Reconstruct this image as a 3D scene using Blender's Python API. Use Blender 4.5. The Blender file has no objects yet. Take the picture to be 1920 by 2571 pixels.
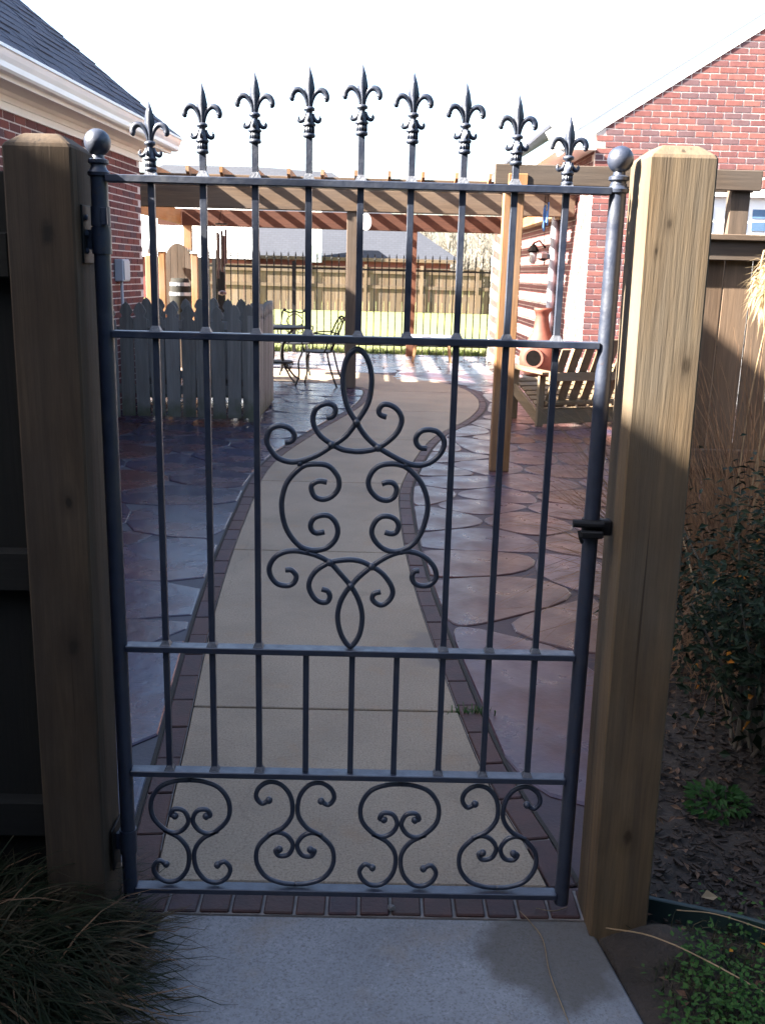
import bpy, bmesh, math, random
from mathutils import Vector, Matrix
import numpy as np
R=math.radians
rnd=random.Random(7)
C=bpy.context.scene.collection
SC=bpy.context.scene

# ------------------------------------------------------------ camera
cam=bpy.data.cameras.new('camera'); co=bpy.data.objects.new('camera',cam); C.objects.link(co)
yaw,pit,rol=0.0118312,0.244516,0.0254131
cy,sy,cp,sp,cr,sr=math.cos(yaw),math.sin(yaw),math.cos(pit),math.sin(pit),math.cos(rol),math.sin(rol)
Rv=Vector((cy,-sy,0)); Fv=Vector((sy*cp,cy*cp,-sp)); Uv=Vector((sy*sp,cy*sp,cp))
Rc=Rv*cr+Uv*sr; Uc=Uv*cr-Rv*sr
CAM=Vector((0.53776,-1.945246,1.447169))
M=Matrix((Rc,Uc,-Fv)).transposed().to_4x4(); M.translation=CAM
co.matrix_world=M
cam.sensor_fit='HORIZONTAL'; cam.lens=4.28; cam.sensor_width=4.28/1.25301
cam.clip_start=.02; cam.clip_end=2000
cam.dof.use_dof=True; cam.dof.focus_distance=1.95; cam.dof.aperture_fstop=2.4
SC.camera=co
# ------------------------------------------------------------ sky, sun, exposure
SUN=Vector((1,.22,-.68)).normalized()          # the way the light travels
w=bpy.data.worlds.new('World'); SC.world=w; w.use_nodes=True
nt=w.node_tree; sk=nt.nodes.new('ShaderNodeTexSky'); sk.sky_type='NISHITA'; sk.sun_disc=False
sk.sun_elevation=math.asin(-SUN.z); sk.sun_rotation=math.atan2(-SUN.x,-SUN.y)
sk.air_density=1.0; sk.dust_density=3.0; sk.ozone_density=1.0
bg=nt.nodes['Background']; bg.inputs[1].default_value=.05
nt.links.new(sk.outputs[0],bg.inputs[0])
sl=bpy.data.lights.new('sun','SUN'); sl.energy=5.0; sl.angle=R(.53); sl.color=(1,.93,.82)
so=bpy.data.objects.new('sun',sl); C.objects.link(so)
so.rotation_euler=SUN.to_track_quat('-Z','Y').to_euler(); so.location=(-20,-3,14)
SC.view_settings.view_transform='Standard'; SC.view_settings.look='None'
SC.view_settings.gamma=1; SC.view_settings.use_curve_mapping=False
SC.view_settings.exposure=3.8

# ------------------------------------------------------------ materials
class NT:
    def __init__(s,name):
        s.m=bpy.data.materials.new(name); s.m.use_nodes=True; s.t=s.m.node_tree
        s.b=s.t.nodes['Principled BSDF']
    def n(s,ty,**kw):
        nd=s.t.nodes.new('ShaderNode'+ty)
        for k,v in kw.items():
            if k.startswith('i_'):
                key=k[2:]; key=int(key) if key.isdigit() else key.replace('_',' ')
                if isinstance(v,bpy.types.NodeSocket): s.t.links.new(v,nd.inputs[key])
                else: nd.inputs[key].default_value=v
            else: setattr(nd,k,v)
        return nd
    def l(s,a,b): s.t.links.new(a,b)
    def coord(s,scale=(1,1,1),rand=0,gen='Object'):
        tc=s.n('TexCoord'); v=tc.outputs[gen]
        if rand:
            oi=s.n('ObjectInfo'); k=s.n('Math',operation='MULTIPLY',i_0=oi.outputs['Random'],i_1=rand)
            v=s.n('VectorMath',operation='ADD',i_0=v,i_1=k.outputs[0]).outputs[0]
        return s.n('Mapping',i_Vector=v,i_Scale=scale).outputs[0]
    def noise(s,v,sc=5,det=5,ro=.55,dist=0):
        return s.n('TexNoise',i_Vector=v,i_Scale=sc,i_Detail=det,i_Roughness=ro,i_Distortion=dist).outputs[0]
    def ramp(s,f,lo,hi,a=0.,b=1.):
        return s.n('MapRange',i_0=f,i_1=lo,i_2=hi,i_3=a,i_4=b).outputs[0]
    def mix(s,f,a,b,bt='MIX'):
        nd=s.n('Mix',data_type='RGBA',blend_type=bt)
        for i,v in ((0,f),(6,a),(7,b)):
            if isinstance(v,bpy.types.NodeSocket): s.l(v,nd.inputs[i])
            else: nd.inputs[i].default_value=v if i==0 else (*v[:3],1)
        return nd.outputs[2]
    def rand(s): return s.n('ObjectInfo').outputs['Random']
    def bump(s,h,st=.2,d=.005):
        b=s.n('Bump',i_Height=h,i_Strength=st,i_Distance=d); s.l(b.outputs[0],s.b.inputs['Normal'])
    def col(s,c):
        if isinstance(c,bpy.types.NodeSocket): s.l(c,s.b.inputs['Base Color'])
        else: s.b.inputs['Base Color'].default_value=(*c,1)
    def ro(s,r):
        if isinstance(r,bpy.types.NodeSocket): s.l(r,s.b.inputs['Roughness'])
        else: s.b.inputs['Roughness'].default_value=r
def plain(name,c1,c2=None,sc=8,rough=.6,bump=.15,bs=60,var=.25,det=6,lo=.35,hi=.65,metal=0,spec=.5,dist=.004):
    t=NT(name); v=t.coord(rand=3.0); c2=c2 or tuple(x*.75 for x in c1)
    c=t.mix(t.ramp(t.noise(v,sc,det),lo,hi),c1,c2)
    k=t.ramp(t.rand(),0,1,1-var,1+var*.6)
    c=t.mix(1,c,t.n('CombineColor',i_0=k,i_1=k,i_2=k).outputs[0],'MULTIPLY')
    t.col(c); t.ro(rough); t.b.inputs['Metallic'].default_value=metal; t.b.inputs['Specular IOR Level'].default_value=spec
    if bump: t.bump(t.noise(v,bs,4),bump,dist)
    return t.m
def wood(name,c1,c2,axis='z',rough=.75,grey=None,greyamt=.5,knots=(),var=.25,bump=.35,scale=1,moss=None,crack=0):
    t=NT(name); lo,hi=14*scale,.7*scale
    S={'x':(hi,lo,lo),'y':(lo,hi,lo),'z':(lo,lo,hi)}[axis]
    v0=t.coord(rand=2.0); v=t.n('Mapping',i_Vector=v0,i_Scale=S).outputs[0]
    g=t.noise(v,1.6,7,.62,.6); fine=t.noise(v,9,4,.6)
    c=t.mix(t.ramp(g,.36,.64),c1,c2)
    c=t.mix(t.ramp(fine,.35,.7,0,.45),c,tuple(x*.45 for x in c2))
    if grey:
        f=t.ramp(t.noise(t.n('Mapping',i_Vector=v0,i_Scale=tuple(.12*a+.9 for a in S)).outputs[0],1.5,5),.38,.68,0,greyamt); c=t.mix(f,c,grey)
    for kx,ky,kz,kr in knots:
        p=t.n('TexCoord').outputs['Object']
        d=t.n('VectorMath',operation='SUBTRACT',i_0=p,i_1=(kx,ky,kz)).outputs[0]
        d=t.n('VectorMath',operation='MULTIPLY',i_0=d,i_1=(1,.5,.55)).outputs[0]
        L=t.n('VectorMath',operation='LENGTH',i_0=d).outputs['Value']
        wv=t.n('Math',operation='ADD',i_0=L,i_1=t.ramp(t.noise(v0,60,3),0,1,-kr*.5,kr*.5)).outputs[0]
        c=t.mix(t.ramp(wv,kr*.6,kr*1.5,.9,0),c,tuple(x*.12 for x in c1))
        c=t.mix(t.ramp(wv,kr*1.5,kr*4,.35,0),c,tuple(x*.4 for x in c2))
    if moss:
        p=t.n('SeparateXYZ',i_0=t.n('NewGeometry').outputs['Position']).outputs[2]
        z=t.n('Math',operation='ADD',i_0=p,i_1=t.ramp(t.noise(v0,7,4),.3,.7,-.12,.12)).outputs[0]
        c=t.mix(t.ramp(z,.02,.22,.75,0),c,moss)
    if crack:
        ck=t.noise(t.n('Mapping',i_Vector=v0,i_Scale=tuple(3.4*a if a>2 else .55 for a in S)).outputs[0],1.0,2,.5,.4)
        c=t.mix(t.ramp(ck,.655,.70,0,crack),c,tuple(x*.25 for x in c2))
        bl=t.noise(t.n('Mapping',i_Vector=v0,i_Scale=(6,6,3)).outputs[0],1,5,.6); c=t.mix(t.ramp(bl,.45,.72,0,.55),c,tuple(x*.6 for x in c2))
    k=t.ramp(t.rand(),0,1,1-var,1+var*.6)
    c=t.mix(1,c,t.n('CombineColor',i_0=k,i_1=k,i_2=k).outputs[0],'MULTIPLY')
    t.col(c); t.ro(rough); t.b.inputs['Specular IOR Level'].default_value=.3
    t.bump(t.noise(v,5,6,.65),bump,.004)
    return t.m
MT={}
MT['iron']=plain('iron_paint',(.012,.0165,.031),(.017,.022,.038),30,.42,.25,90,.12,spec=.55,dist=.0015)
t=NT('iron_paint_worn'); v=t.coord(rand=2.0)
c=t.mix(t.ramp(t.noise(v,30,6),.35,.65),(.013,.018,.034),(.019,.025,.042))
c=t.mix(t.ramp(t.noise(v,55,6,.7),.62,.72,0,.7),c,(.055,.030,.020))
c=t.mix(t.ramp(t.noise(v,14,5,.6),.52,.75,0,.45),c,(.045,.045,.047))
t.col(c); t.ro(t.ramp(t.noise(v,40,5),.3,.7,.32,.55)); t.b.inputs['Specular IOR Level'].default_value=.65; t.bump(t.noise(v,130,5,.6),.3,.002); MT['iron']=t.m
MT['iron_far']=plain('black_iron',(.008,.008,.009),None,20,.6,0,var=.2,spec=.25)
MT['weld']=plain('weld_bead',(.10,.105,.12),(.05,.053,.065),60,.35,.6,200,.1,dist=.003)
PINE=((.44,.29,.135),(.31,.195,.085))
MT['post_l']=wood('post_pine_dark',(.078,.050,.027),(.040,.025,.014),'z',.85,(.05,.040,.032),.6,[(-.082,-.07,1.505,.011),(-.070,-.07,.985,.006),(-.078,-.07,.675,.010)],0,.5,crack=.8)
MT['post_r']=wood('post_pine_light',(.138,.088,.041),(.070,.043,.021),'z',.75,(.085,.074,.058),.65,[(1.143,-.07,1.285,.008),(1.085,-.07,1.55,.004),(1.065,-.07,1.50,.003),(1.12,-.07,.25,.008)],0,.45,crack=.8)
for a in 'xyz':
    MT['cedar_'+a]=wood('pergola_timber_'+a,(.30,.145,.055),(.20,.092,.034),a,.75,(.25,.20,.155),.45)
    MT['grey_'+a]=wood('weathered_timber_'+a,(.105,.072,.05),(.065,.045,.031),a,.85,(.085,.07,.06),.6)
    MT['fence_'+a]=wood('fence_board_'+a,(.17,.115,.07),(.11,.075,.045),a,.8,(.11,.09,.075),.6,var=.3)
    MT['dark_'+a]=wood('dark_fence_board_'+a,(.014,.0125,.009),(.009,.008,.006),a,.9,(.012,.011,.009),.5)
    MT['bench_'+a]=wood('bench_timber_'+a,(.20,.135,.07),(.13,.085,.043),a,.75,(.15,.13,.11),.5)
MT['fence_brown']=wood('brown_fence_board',(.145,.092,.056),(.09,.056,.034),'z',.85,(.11,.085,.066),.5)
MT['beam_grey']=wood('beam_timber',(.11,.070,.042),(.072,.044,.027),'x',.8,(.095,.075,.062),.4)
MT['beam_red']=wood('red_brown_timber',(.085,.030,.016),(.06,.02,.011),'x',.8)
MT['post_red']=wood('red_brown_post',(.10,.038,.02),(.07,.025,.014),'z',.8)
MT['picket']=wood('picket_board',(.20,.185,.165),(.135,.122,.108),'z',.85,(.165,.16,.155),.6,var=.25,moss=(.045,.055,.022))
MT['pale']=wood('pale_sunlit_wood',(.88,.83,.72),(.80,.72,.58),'z',.7,var=0)  # near-white base colour puts strong sunlight into the far pergola post
MT['mortar']=plain('mortar',(.60,.51,.46),(.50,.42,.38),30,.95,.4,150,0)
MT['mortar_dark']=plain('dark_mortar',(.15,.135,.13),(.11,.10,.095),30,.95,.4,150,0)
MT['trim']=plain('white_trim_paint',(.80,.76,.70),(.74,.70,.64),3,.5,.05,40,0)
MT['gutter']=plain('gutter_paint',(.78,.77,.76),(.72,.71,.70),2,.35,.03,40,0)
MT['white']=plain('white_paint',(.90,.89,.87),(.87,.86,.84),4,.45,.03,40,0)
MT['greybox']=plain('grey_metal_box',(.36,.38,.42),(.31,.33,.37),6,.45,.05,60,0)
MT['joint']=plain('joint_filler',(.02,.017,.014),None,30,.95,.3,120,0)
MT['soil']=plain('soil',(.026,.019,.014),(.013,.0095,.007),9,1,.6,40,0,dist=.02)
MT['terracotta']=plain('terracotta',(.11,.029,.015),(.065,.018,.010),7,.7,.2,60,.05)
MT['black']=plain('matt_black',(.006,.005,.005),None,20,.9,0,spec=0)
MT['bronze']=plain('bronze_tube',(.11,.055,.045),(.07,.035,.03),12,.4,0,var=.15,metal=.4)
MT['bluechime']=plain('blue_tube',(.12,.25,.52),(.09,.2,.45),12,.4,0,var=.15)
MT['steel']=plain('galvanised',(.35,.37,.4),None,15,.4,0,var=.1,metal=.6)
MT['edging']=plain('green_plastic_edging',(.007,.022,.021),(.006,.017,.017),8,.6,.1,60,0)
MT['straw']=plain('dry_straw',(.22,.155,.085),(.16,.105,.055),20,.8,0,var=.2)
MT['glass']=plain('window_glass',(.10,.17,.28),(.08,.14,.24),3,.08,0,var=.2)
MT['barkb']=plain('bare_bark',(.13,.115,.095),(.085,.075,.062),6,.9,0,var=.1)
MT['litter']=plain('leaf_litter',(.13,.07,.036),(.08,.04,.022),25,.85,.2,80,.5)
MT['mulch']=plain('mulch_chip',(.030,.019,.0125),(.015,.0095,.007),30,.95,.3,80,0)
def brickmat(name,cols,rough=.85):
    t=NT(name); v=t.coord(rand=5.0); r=t.rand()
    cr_=t.n('ValToRGB',i_0=r); e=cr_.color_ramp; e.interpolation='CONSTANT'
    for i,c in enumerate(cols):
        el=e.elements[i] if i<2 else e.elements.new(i/len(cols))
        el.position=i/len(cols); el.color=(*c,1)
    c=t.mix(t.ramp(t.noise(v,18,5),.3,.75,0,.5),cr_.outputs[0],(.08,.03,.027))
    t.col(c); t.ro(rough); t.b.inputs['Specular IOR Level'].default_value=.25; t.bump(t.noise(v,90,5),.5,.003); return t.m
MT['brick']=brickmat('red_brick',[(.185,.052,.043),(.15,.042,.038),(.21,.066,.053),(.165,.05,.047),(.13,.045,.043),(.195,.055,.045),(.105,.058,.064)])
MT['brick_hazed']=brickmat('hazed_red_brick',[(.195,.075,.066),(.165,.062,.058),(.215,.088,.076),(.175,.07,.066),(.145,.062,.062),(.2,.08,.07),(.12,.072,.078)])  # paler, greyer copy of the house brick; haze put into the colour
MT['paver']=brickmat('brown_paver',[(.030,.018,.018),(.025,.015,.016),(.036,.020,.017),(.028,.019,.024),(.038,.019,.015)],.6)
def stonemat(name,cols,rough):
    t=NT(name); v=t.coord(rand=0); r=t.rand()
    cr_=t.n('ValToRGB',i_0=r); e=cr_.color_ramp
    for i,c in enumerate(cols):
        el=e.elements[i] if i<2 else e.elements.new(i/(len(cols)-1))
        el.position=i/(len(cols)-1); el.color=(*c,1)
    c=cr_.outputs[0]
    c=t.mix(t.ramp(t.noise(v,2.0,7,.65),.46,.68,0,.85),c,cols[-1])
    c=t.mix(t.ramp(t.noise(v,9,7,.65),.35,.7,0,.55),c,tuple(x*.5 for x in cols[0]))
    t.col(c); t.ro(t.ramp(t.noise(v,4,5),.35,.65,rough*.7,rough*1.35)); t.bump(t.noise(v,13,7,.6),.35,.008)
    t.b.inputs['Specular IOR Level'].default_value=.32
    return t.m
MT['slate']=stonemat('slate_flagstone',[(.019,.022,.050),(.018,.017,.034),(.022,.027,.062),(.028,.015,.024),(.075,.022,.014)],.24)  # blue tones put the sky's reflection into the stone colour
MT['rust']=stonemat('rust_flagstone',[(.050,.030,.036),(.036,.029,.052),(.070,.028,.020),(.032,.031,.066),(.085,.028,.014)],.34)  # bluish entries carry sky reflection in the colour; rust tones are the stone's
MT['slate_sunlit']=stonemat('sunlit_slate_flagstone',[(.12,.12,.15),(.10,.10,.125),(.15,.145,.17),(.13,.105,.10),(.17,.12,.10)],.22)  # lighter slate for the far paving; its sunlight is put into the colour
MT['grout_slate']=plain('slate_grout',(.022,.021,.033),(.016,.015,.023),7,.6,.3,80,0)
MT['grout']=plain('dark_grout',(.045,.025,.026),(.030,.019,.024),7,.75,.4,80,0)
def concrete(name,c1,c2,speck,stain=None,rough=.8,crack=.2):
    t=NT(name); v=t.coord()
    c=t.mix(t.ramp(t.noise(v,2.2,6),.35,.65),c1,c2)
    c=t.mix(t.ramp(t.noise(v,160,3,.7),.48,.68,0,.75),c,speck)
    c=t.mix(t.ramp(t.noise(v,110,3,.7),.55,.72,0,.5),c,tuple(min(1,x*1.5) for x in c1))
    c=t.mix(t.ramp(t.noise(v,1.3,6,.65),.48,.72,0,.6),c,tuple(x*.58 for x in c2))
    c=t.mix(t.ramp(t.noise(v,4.5,6,.7),.55,.72,0,.45),c,(c1[0]*.95,c1[1]*.72,c1[2]*.5))
    cv=t.n('TexVoronoi',feature='DISTANCE_TO_EDGE',i_Vector=t.n('VectorMath',operation='ADD',i_0=v,i_1=t.n('VectorMath',operation='SCALE',i_0=t.n('TexNoise',i_Vector=v,i_Scale=5.,i_Detail=6.).outputs[1],i_Scale=.25).outputs[0]).outputs[0],i_Scale=.75).outputs[0]
    c=t.mix(t.ramp(cv,.001,.003,crack,0),c,tuple(x*.3 for x in c2))
    if stain:
        sx,sy_,rx,ry,sc_=stain
        d=t.n('VectorMath',operation='SUBTRACT',i_0=v,i_1=(sx,sy_,0)).outputs[0]
        d=t.n('VectorMath',operation='MULTIPLY',i_0=d,i_1=(1/rx,1/ry,0)).outputs[0]
        L=t.n('VectorMath',operation='LENGTH',i_0=d).outputs['Value']
        L=t.n('Math',operation='ADD',i_0=L,i_1=t.ramp(t.noise(v,9,5),.3,.7,-.28,.28)).outputs[0]
        c=t.mix(t.ramp(L,.75,1.12,.72,0),c,sc_)
    t.col(c); t.ro(rough); t.b.inputs['Specular IOR Level'].default_value=.35
    t.bump(t.noise(v,170,4,.7),.4,.003)
    return t.m
MT['path']=concrete('tan_concrete',(.225,.178,.128),(.19,.148,.107),(.085,.062,.044),(.84,1.62,.16,.22,(.12,.10,.085)))
MT['pad']=concrete('grey_concrete',(.168,.176,.194),(.14,.147,.163),(.06,.06,.06),(.965,-.125,.165,.17,(.042,.034,.024)),.7,0)
def leafmat(name,cols,rough=.5,sc=25,trans=.25):
    t=NT(name); v=t.coord()
    cr_=t.n('ValToRGB',i_0=t.ramp(t.noise(v,sc,2),.3,.7)); e=cr_.color_ramp
    for i,c in enumerate(cols):
        el=e.elements[i] if i<2 else e.elements.new(i/(len(cols)-1))
        el.position=i/(len(cols)-1); el.color=(*c,1)
    t.col(cr_.outputs[0]); t.ro(rough); t.b.inputs['Specular IOR Level'].default_value=.12
    out=t.t.nodes['Material Output']; tr=t.n('BsdfTranslucent'); t.l(cr_.outputs[0],tr.inputs[0])
    mx=t.n('MixShader',i_0=trans); t.l(t.b.outputs[0],mx.inputs[1]); t.l(tr.outputs[0],mx.inputs[2]); t.l(mx.outputs[0],out.inputs[0])
    return t.m
MT['bush']=leafmat('dark_leaf',[(.004,.009,.004),(.008,.016,.007),(.006,.012,.008)],.6,30,.1)
MT['yellowleaf']=leafmat('yellow_leaf',[(.35,.17,.02),(.3,.1,.015)],.6,30)
MT['weed']=leafmat('weed_leaf',[(.020,.062,.013),(.034,.085,.018),(.03,.055,.016)],.55,30)
MT['weed_dim']=leafmat('dim_weed_leaf',[(.014,.045,.010),(.024,.06,.014)],.6,30)
MT['clump']=leafmat('clump_blade',[(.008,.013,.005),(.013,.019,.008),(.026,.024,.013),(.07,.052,.03)],.6,14)
MT['drygrass']=leafmat('dry_grass_blade',[(.13,.075,.045),(.19,.115,.066),(.085,.046,.031)],.7,12,.35)
MT['plume']=leafmat('pale_plume',[(.42,.33,.20),(.32,.24,.14)],.8,12,.4)
MT['lawnblade']=leafmat('lawn_blade',[(.05,.09,.015),(.13,.16,.04),(.22,.2,.08)],.7,6,.3)
t=NT('lawn'); v=t.coord(); c=t.mix(t.ramp(t.noise(v,1.5,6),.35,.65),(.125,.135,.028),(.075,.105,.018)); c=t.mix(t.ramp(t.noise(v,40,5),.4,.7,0,.6),c,(.15,.13,.06)); t.col(c); t.ro(.95); t.bump(t.noise(v,60,4),.6,.02); MT['lawn']=t.m
def roofmat(name,c1,c2):
    t=NT(name); v=t.coord(); br=t.n('TexBrick',i_Vector=t.n('Mapping',i_Vector=v,i_Scale=(1,1,1)).outputs[0],i_Color1=(*c1,1),i_Color2=(*c2,1),i_Mortar=(*[x*.5 for x in c2],1),i_Scale=1.0)
    br.inputs['Brick Width'].default_value=.33; br.inputs['Row Height'].default_value=.16; br.inputs['Mortar Size'].default_value=.012
    c=t.mix(t.ramp(t.noise(v,3,5),.3,.7,0,.5),br.outputs[0],c2); t.col(c); t.ro(.95); return t.m
MT['shingle']=plain('asphalt_shingle',(.044,.052,.080),(.028,.033,.052),7,.95,.4,120,0,det=8)
MT['roof_grey']=roofmat('grey_far_roof',(.022,.025,.036),(.017,.020,.03))
MT['roof_pale']=roofmat('pale_far_roof',(.62,.62,.61),(.54,.54,.54))

# ------------------------------------------------------------ mesh helpers
class MB:
    def __init__(s): s.bm=bmesh.new()
    def poly(s,vs): return s.bm.faces.new([s.bm.verts.new(v) for v in vs])
    def mesh(s,vs,fs):
        V=[s.bm.verts.new(v) for v in vs]
        for f in fs:
            try: s.bm.faces.new([V[i] for i in f])
            except ValueError: pass
        return s
    def box(s,a,b):
        (x0,y0,z0),(x1,y1,z1)=a,b
        vs=[(x,y,z) for x in (x0,x1) for y in (y0,y1) for z in (z0,z1)]
        return s.mesh(vs,[(0,1,3,2),(4,6,7,5),(0,4,5,1),(2,3,7,6),(0,2,6,4),(1,5,7,3)])
    def bar(s,p,q,wd,ht,up=(0,0,1)):
        p,q=Vector(p),Vector(q); d=(q-p).normalized(); u=Vector(up); x=d.cross(u)
        if x.length<1e-4: x=d.cross(Vector((0,1,0)))
        x.normalize(); u=x.cross(d).normalized(); x*=wd/2; u*=ht/2
        vs=[o+a*x+b*u for o in (p,q) for a,b in ((-1,-1),(1,-1),(1,1),(-1,1))]
        return s.mesh(vs,[(3,2,1,0),(4,5,6,7),(0,1,5,4),(1,2,6,5),(2,3,7,6),(3,0,4,7)])
    def prism(s,pts,axis,a,b):
        # pts 2-D polygon; axis 'x','y','z' is the extrusion direction
        def P(u,v,t): return {'x':(t,u,v),'y':(u,t,v),'z':(u,v,t)}[axis]
        n=len(pts); vs=[P(u,v,a) for u,v in pts]+[P(u,v,b) for u,v in pts]
        return s.mesh(vs,[tuple(range(n))[::-1],tuple(range(n,2*n))]+[(i,(i+1)%n,n+(i+1)%n,n+i) for i in range(n)])
    def tube(s,path,r,n=8,cap=True,flat=1.0,up=(0,1,0)):
        P=[Vector(p) for p in path]; k=len(P); rs=r if isinstance(r,(list,tuple)) else [r]*k
        vs=[]; T0=None; N=None
        for i,p in enumerate(P):
            T=(P[min(i+1,k-1)]-P[max(i-1,0)]).normalized()
            if N is None:
                N=Vector(up)-T*T.dot(Vector(up))
                if N.length<.01: N=Vector((1,0,0))-T*T.x
                N.normalize()
            else:
                N=N-T*T.dot(N); N.normalize()
            B=T.cross(N)
            for j in range(n):
                a=2*math.pi*(j+.5)/n; vs.append(p+(N*math.cos(a)*flat+B*math.sin(a))*rs[i])
        fs=[(i*n+j,i*n+(j+1)%n,(i+1)*n+(j+1)%n,(i+1)*n+j) for i in range(k-1) for j in range(n)]
        if cap: fs+=[tuple(range(n))[::-1],tuple(range((k-1)*n,k*n))]
        return s.mesh(vs,fs)
    def lathe(s,prof,c,n=16):
        vs=[]; k=len(prof)
        for r,z in prof:
            for j in range(n):
                a=2*math.pi*(j+.5)/n; vs.append((c[0]+r*math.cos(a),c[1]+r*math.sin(a),c[2]+z))
        fs=[(i*n+j,i*n+(j+1)%n,(i+1)*n+(j+1)%n,(i+1)*n+j) for i in range(k-1) for j in range(n)]
        fs+=[tuple(range(n))[::-1],tuple(range((k-1)*n,k*n))]
        return s.mesh(vs,fs)
    def ball(s,c,r,n=16):
        m=n//2; pr=[(max(r*math.sin(math.pi*i/m),1e-5),-r*math.cos(math.pi*i/m)) for i in range(m+1)]
        return s.lathe(pr,c,n)
    def data(s,name,mat,bevel=0,smooth=False):
        bmesh.ops.recalc_face_normals(s.bm,faces=s.bm.faces)
        if bevel: bmesh.ops.bevel(s.bm,geom=list(s.bm.edges),offset=bevel,segments=1,affect='EDGES',clamp_overlap=True)
        me=bpy.data.meshes.new(name); s.bm.to_mesh(me); s.bm.free(); me.materials.append(MT[mat])
        if smooth:
            for p in me.polygons: p.use_smooth=True
        return me
ROOT={}     # name of an object -> its frame's origin in the world
def link(name,me,parent=None,loc=(0,0,0),rot=None):
    o=bpy.data.objects.new(name,me); C.objects.link(o)
    if parent: o.parent=parent
    o.location=loc
    if rot: o.rotation_euler=rot
    ROOT[o.name]=ROOT[parent.name]+Vector(loc) if parent else Vector(loc)
    return o
def build(mb,name,mat,parent=None,bevel=0,smooth=False,local=False):
    # mb holds world coordinates; they are moved into the parent's frame (or the frame is already local)
    me=mb.data(name,mat,bevel,smooth)
    if parent and not local: me.transform(Matrix.Translation(-ROOT[parent.name]))
    return link(name,me,parent)
def autosmooth(o,ang=35):
    me=o.data
    for p in me.polygons: p.use_smooth=True
    bm=bmesh.new(); bm.from_mesh(me)
    for e in bm.edges:
        if len(e.link_faces)==2 and e.calc_face_angle(0)>R(ang): e.smooth=False
    bm.to_mesh(me); bm.free(); return o
def thing(name,label,cat,loc=(0,0,0),rz=0,group=None):
    o=bpy.data.objects.new(name,None); C.objects.link(o); o.location=loc; o.rotation_euler=(0,0,rz); o.empty_display_size=.1
    ROOT[o.name]=Vector(loc); tag(o,label,cat,group); return o
def tag(o,label,cat,group=None):
    o['label']=label; o['category']=cat
    if group: o['group']=group
    return o
def struct(o): o['kind']='structure'; return o
def stuff(o): o['kind']='stuff'; return o
def raw(name,vs,fs,mat,parent=None,smooth=False):
    me=bpy.data.meshes.new(name); me.from_pydata([tuple(v) for v in vs],[],fs); me.materials.append(MT[mat])
    if parent: me.transform(Matrix.Translation(-ROOT[parent.name]))
    if smooth:
        for p in me.polygons: p.use_smooth=True
    return link(name,me,parent)
def spline(pts,sub=5):
    P=[Vector(p) for p in pts]; P=[P[0]*2-P[1]]+P+[P[-1]*2-P[-2]]; out=[]
    for i in range(1,len(P)-2):
        a,b,c,d=P[i-1:i+3]
        for k in range(sub):
            t=k/sub; out.append(.5*((2*b)+(c-a)*t+(2*a-5*b+4*c-d)*t*t+(3*b-a-3*c+d)*t**3))
    out.append(P[-2]); return out
def lerp_tab(tab,t):
    for (a,x0),(b,x1) in zip(tab,tab[1:]):
        if t<=b: return x0+(x1-x0)*max(0,(t-a))/(b-a)
    return tab[-1][1]
def pix(p):
    d=Vector(p)-CAM; z=d.dot(Fv)
    if z<.05: return None
    f=1.25301
    return (.5+f*d.dot(Rc)/z, .5-f*d.dot(Uc)/z*764/1024)
def chamfbox(dx,dy,dz,c,mat,name):
    return MB().box((-dx/2,-dy/2,-dz/2),(dx/2,dy/2,dz/2)).data(name,mat,bevel=c)

# ------------------------------------------------------------ ground
struct(build(MB().mesh([(-400,-60,-.06),(400,-60,-.06),(400,900,-.06),(-400,900,-.06)],[(0,1,2,3)]),'ground','soil'))
struct(build(MB().mesh([(-200,15.95,-.012),(200,15.95,-.012),(200,300,-.012),(-200,300,-.012)],[(0,1,2,3)]),'lawn','lawn'))
LT=[(.1,.035),(.2,.022),(.8,-.03),(2.1,-.142),(3.6,-.216),(5.3,-.231),(6.95,.034),(8.6,.373),(9.65,.48),(10.3,.46),(10.75,.2),(10.95,-.3),(11.05,-1.2),(11.1,-3.4)]
RT=[(.1,.99),(.23,.972),(.68,.888),(1.49,.814),(2.52,.744),(3.7,.715),(4.77,.758),(6.58,1.055),(7.92,1.513),(9.03,1.749),(10.13,1.774),(11,1.6),(11.7,1.2),(12.3,.5),(12.6,-.3),(12.75,-1.2),(12.8,-3.4)]
Lp=spline([(x,y,0) for y,x in LT],8); Rp=spline([(x,y,0) for y,x in RT],8)
def resample(P,step):
    L=[0]
    for a,b in zip(P,P[1:]): L.append(L[-1]+(b-a).length)
    n=int(L[-1]/step); out=[]; j=0
    for i in range(n+1):
        s_=i*step
        while j<len(P)-2 and L[j+1]<s_: j+=1
        out.append(P[j].lerp(P[j+1],(s_-L[j])/max(1e-6,L[j+1]-L[j])))
    return out
def at_y(P,y):
    for a,b in zip(P,P[1:]):
        if (a.y-y)*(b.y-y)<=0 and abs(a.y-b.y)>1e-6: return a.x+(b.x-a.x)*(y-a.y)/(b.y-a.y)
    return P[-1].x
path=struct(build(MB().mesh([tuple(p)[:2]+(-.012,) for p in Lp]+[tuple(p)[:2]+(-.012,) for p in Rp[::-1]],[tuple(range(len(Lp)+len(Rp)))]),'path','joint'))
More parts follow.
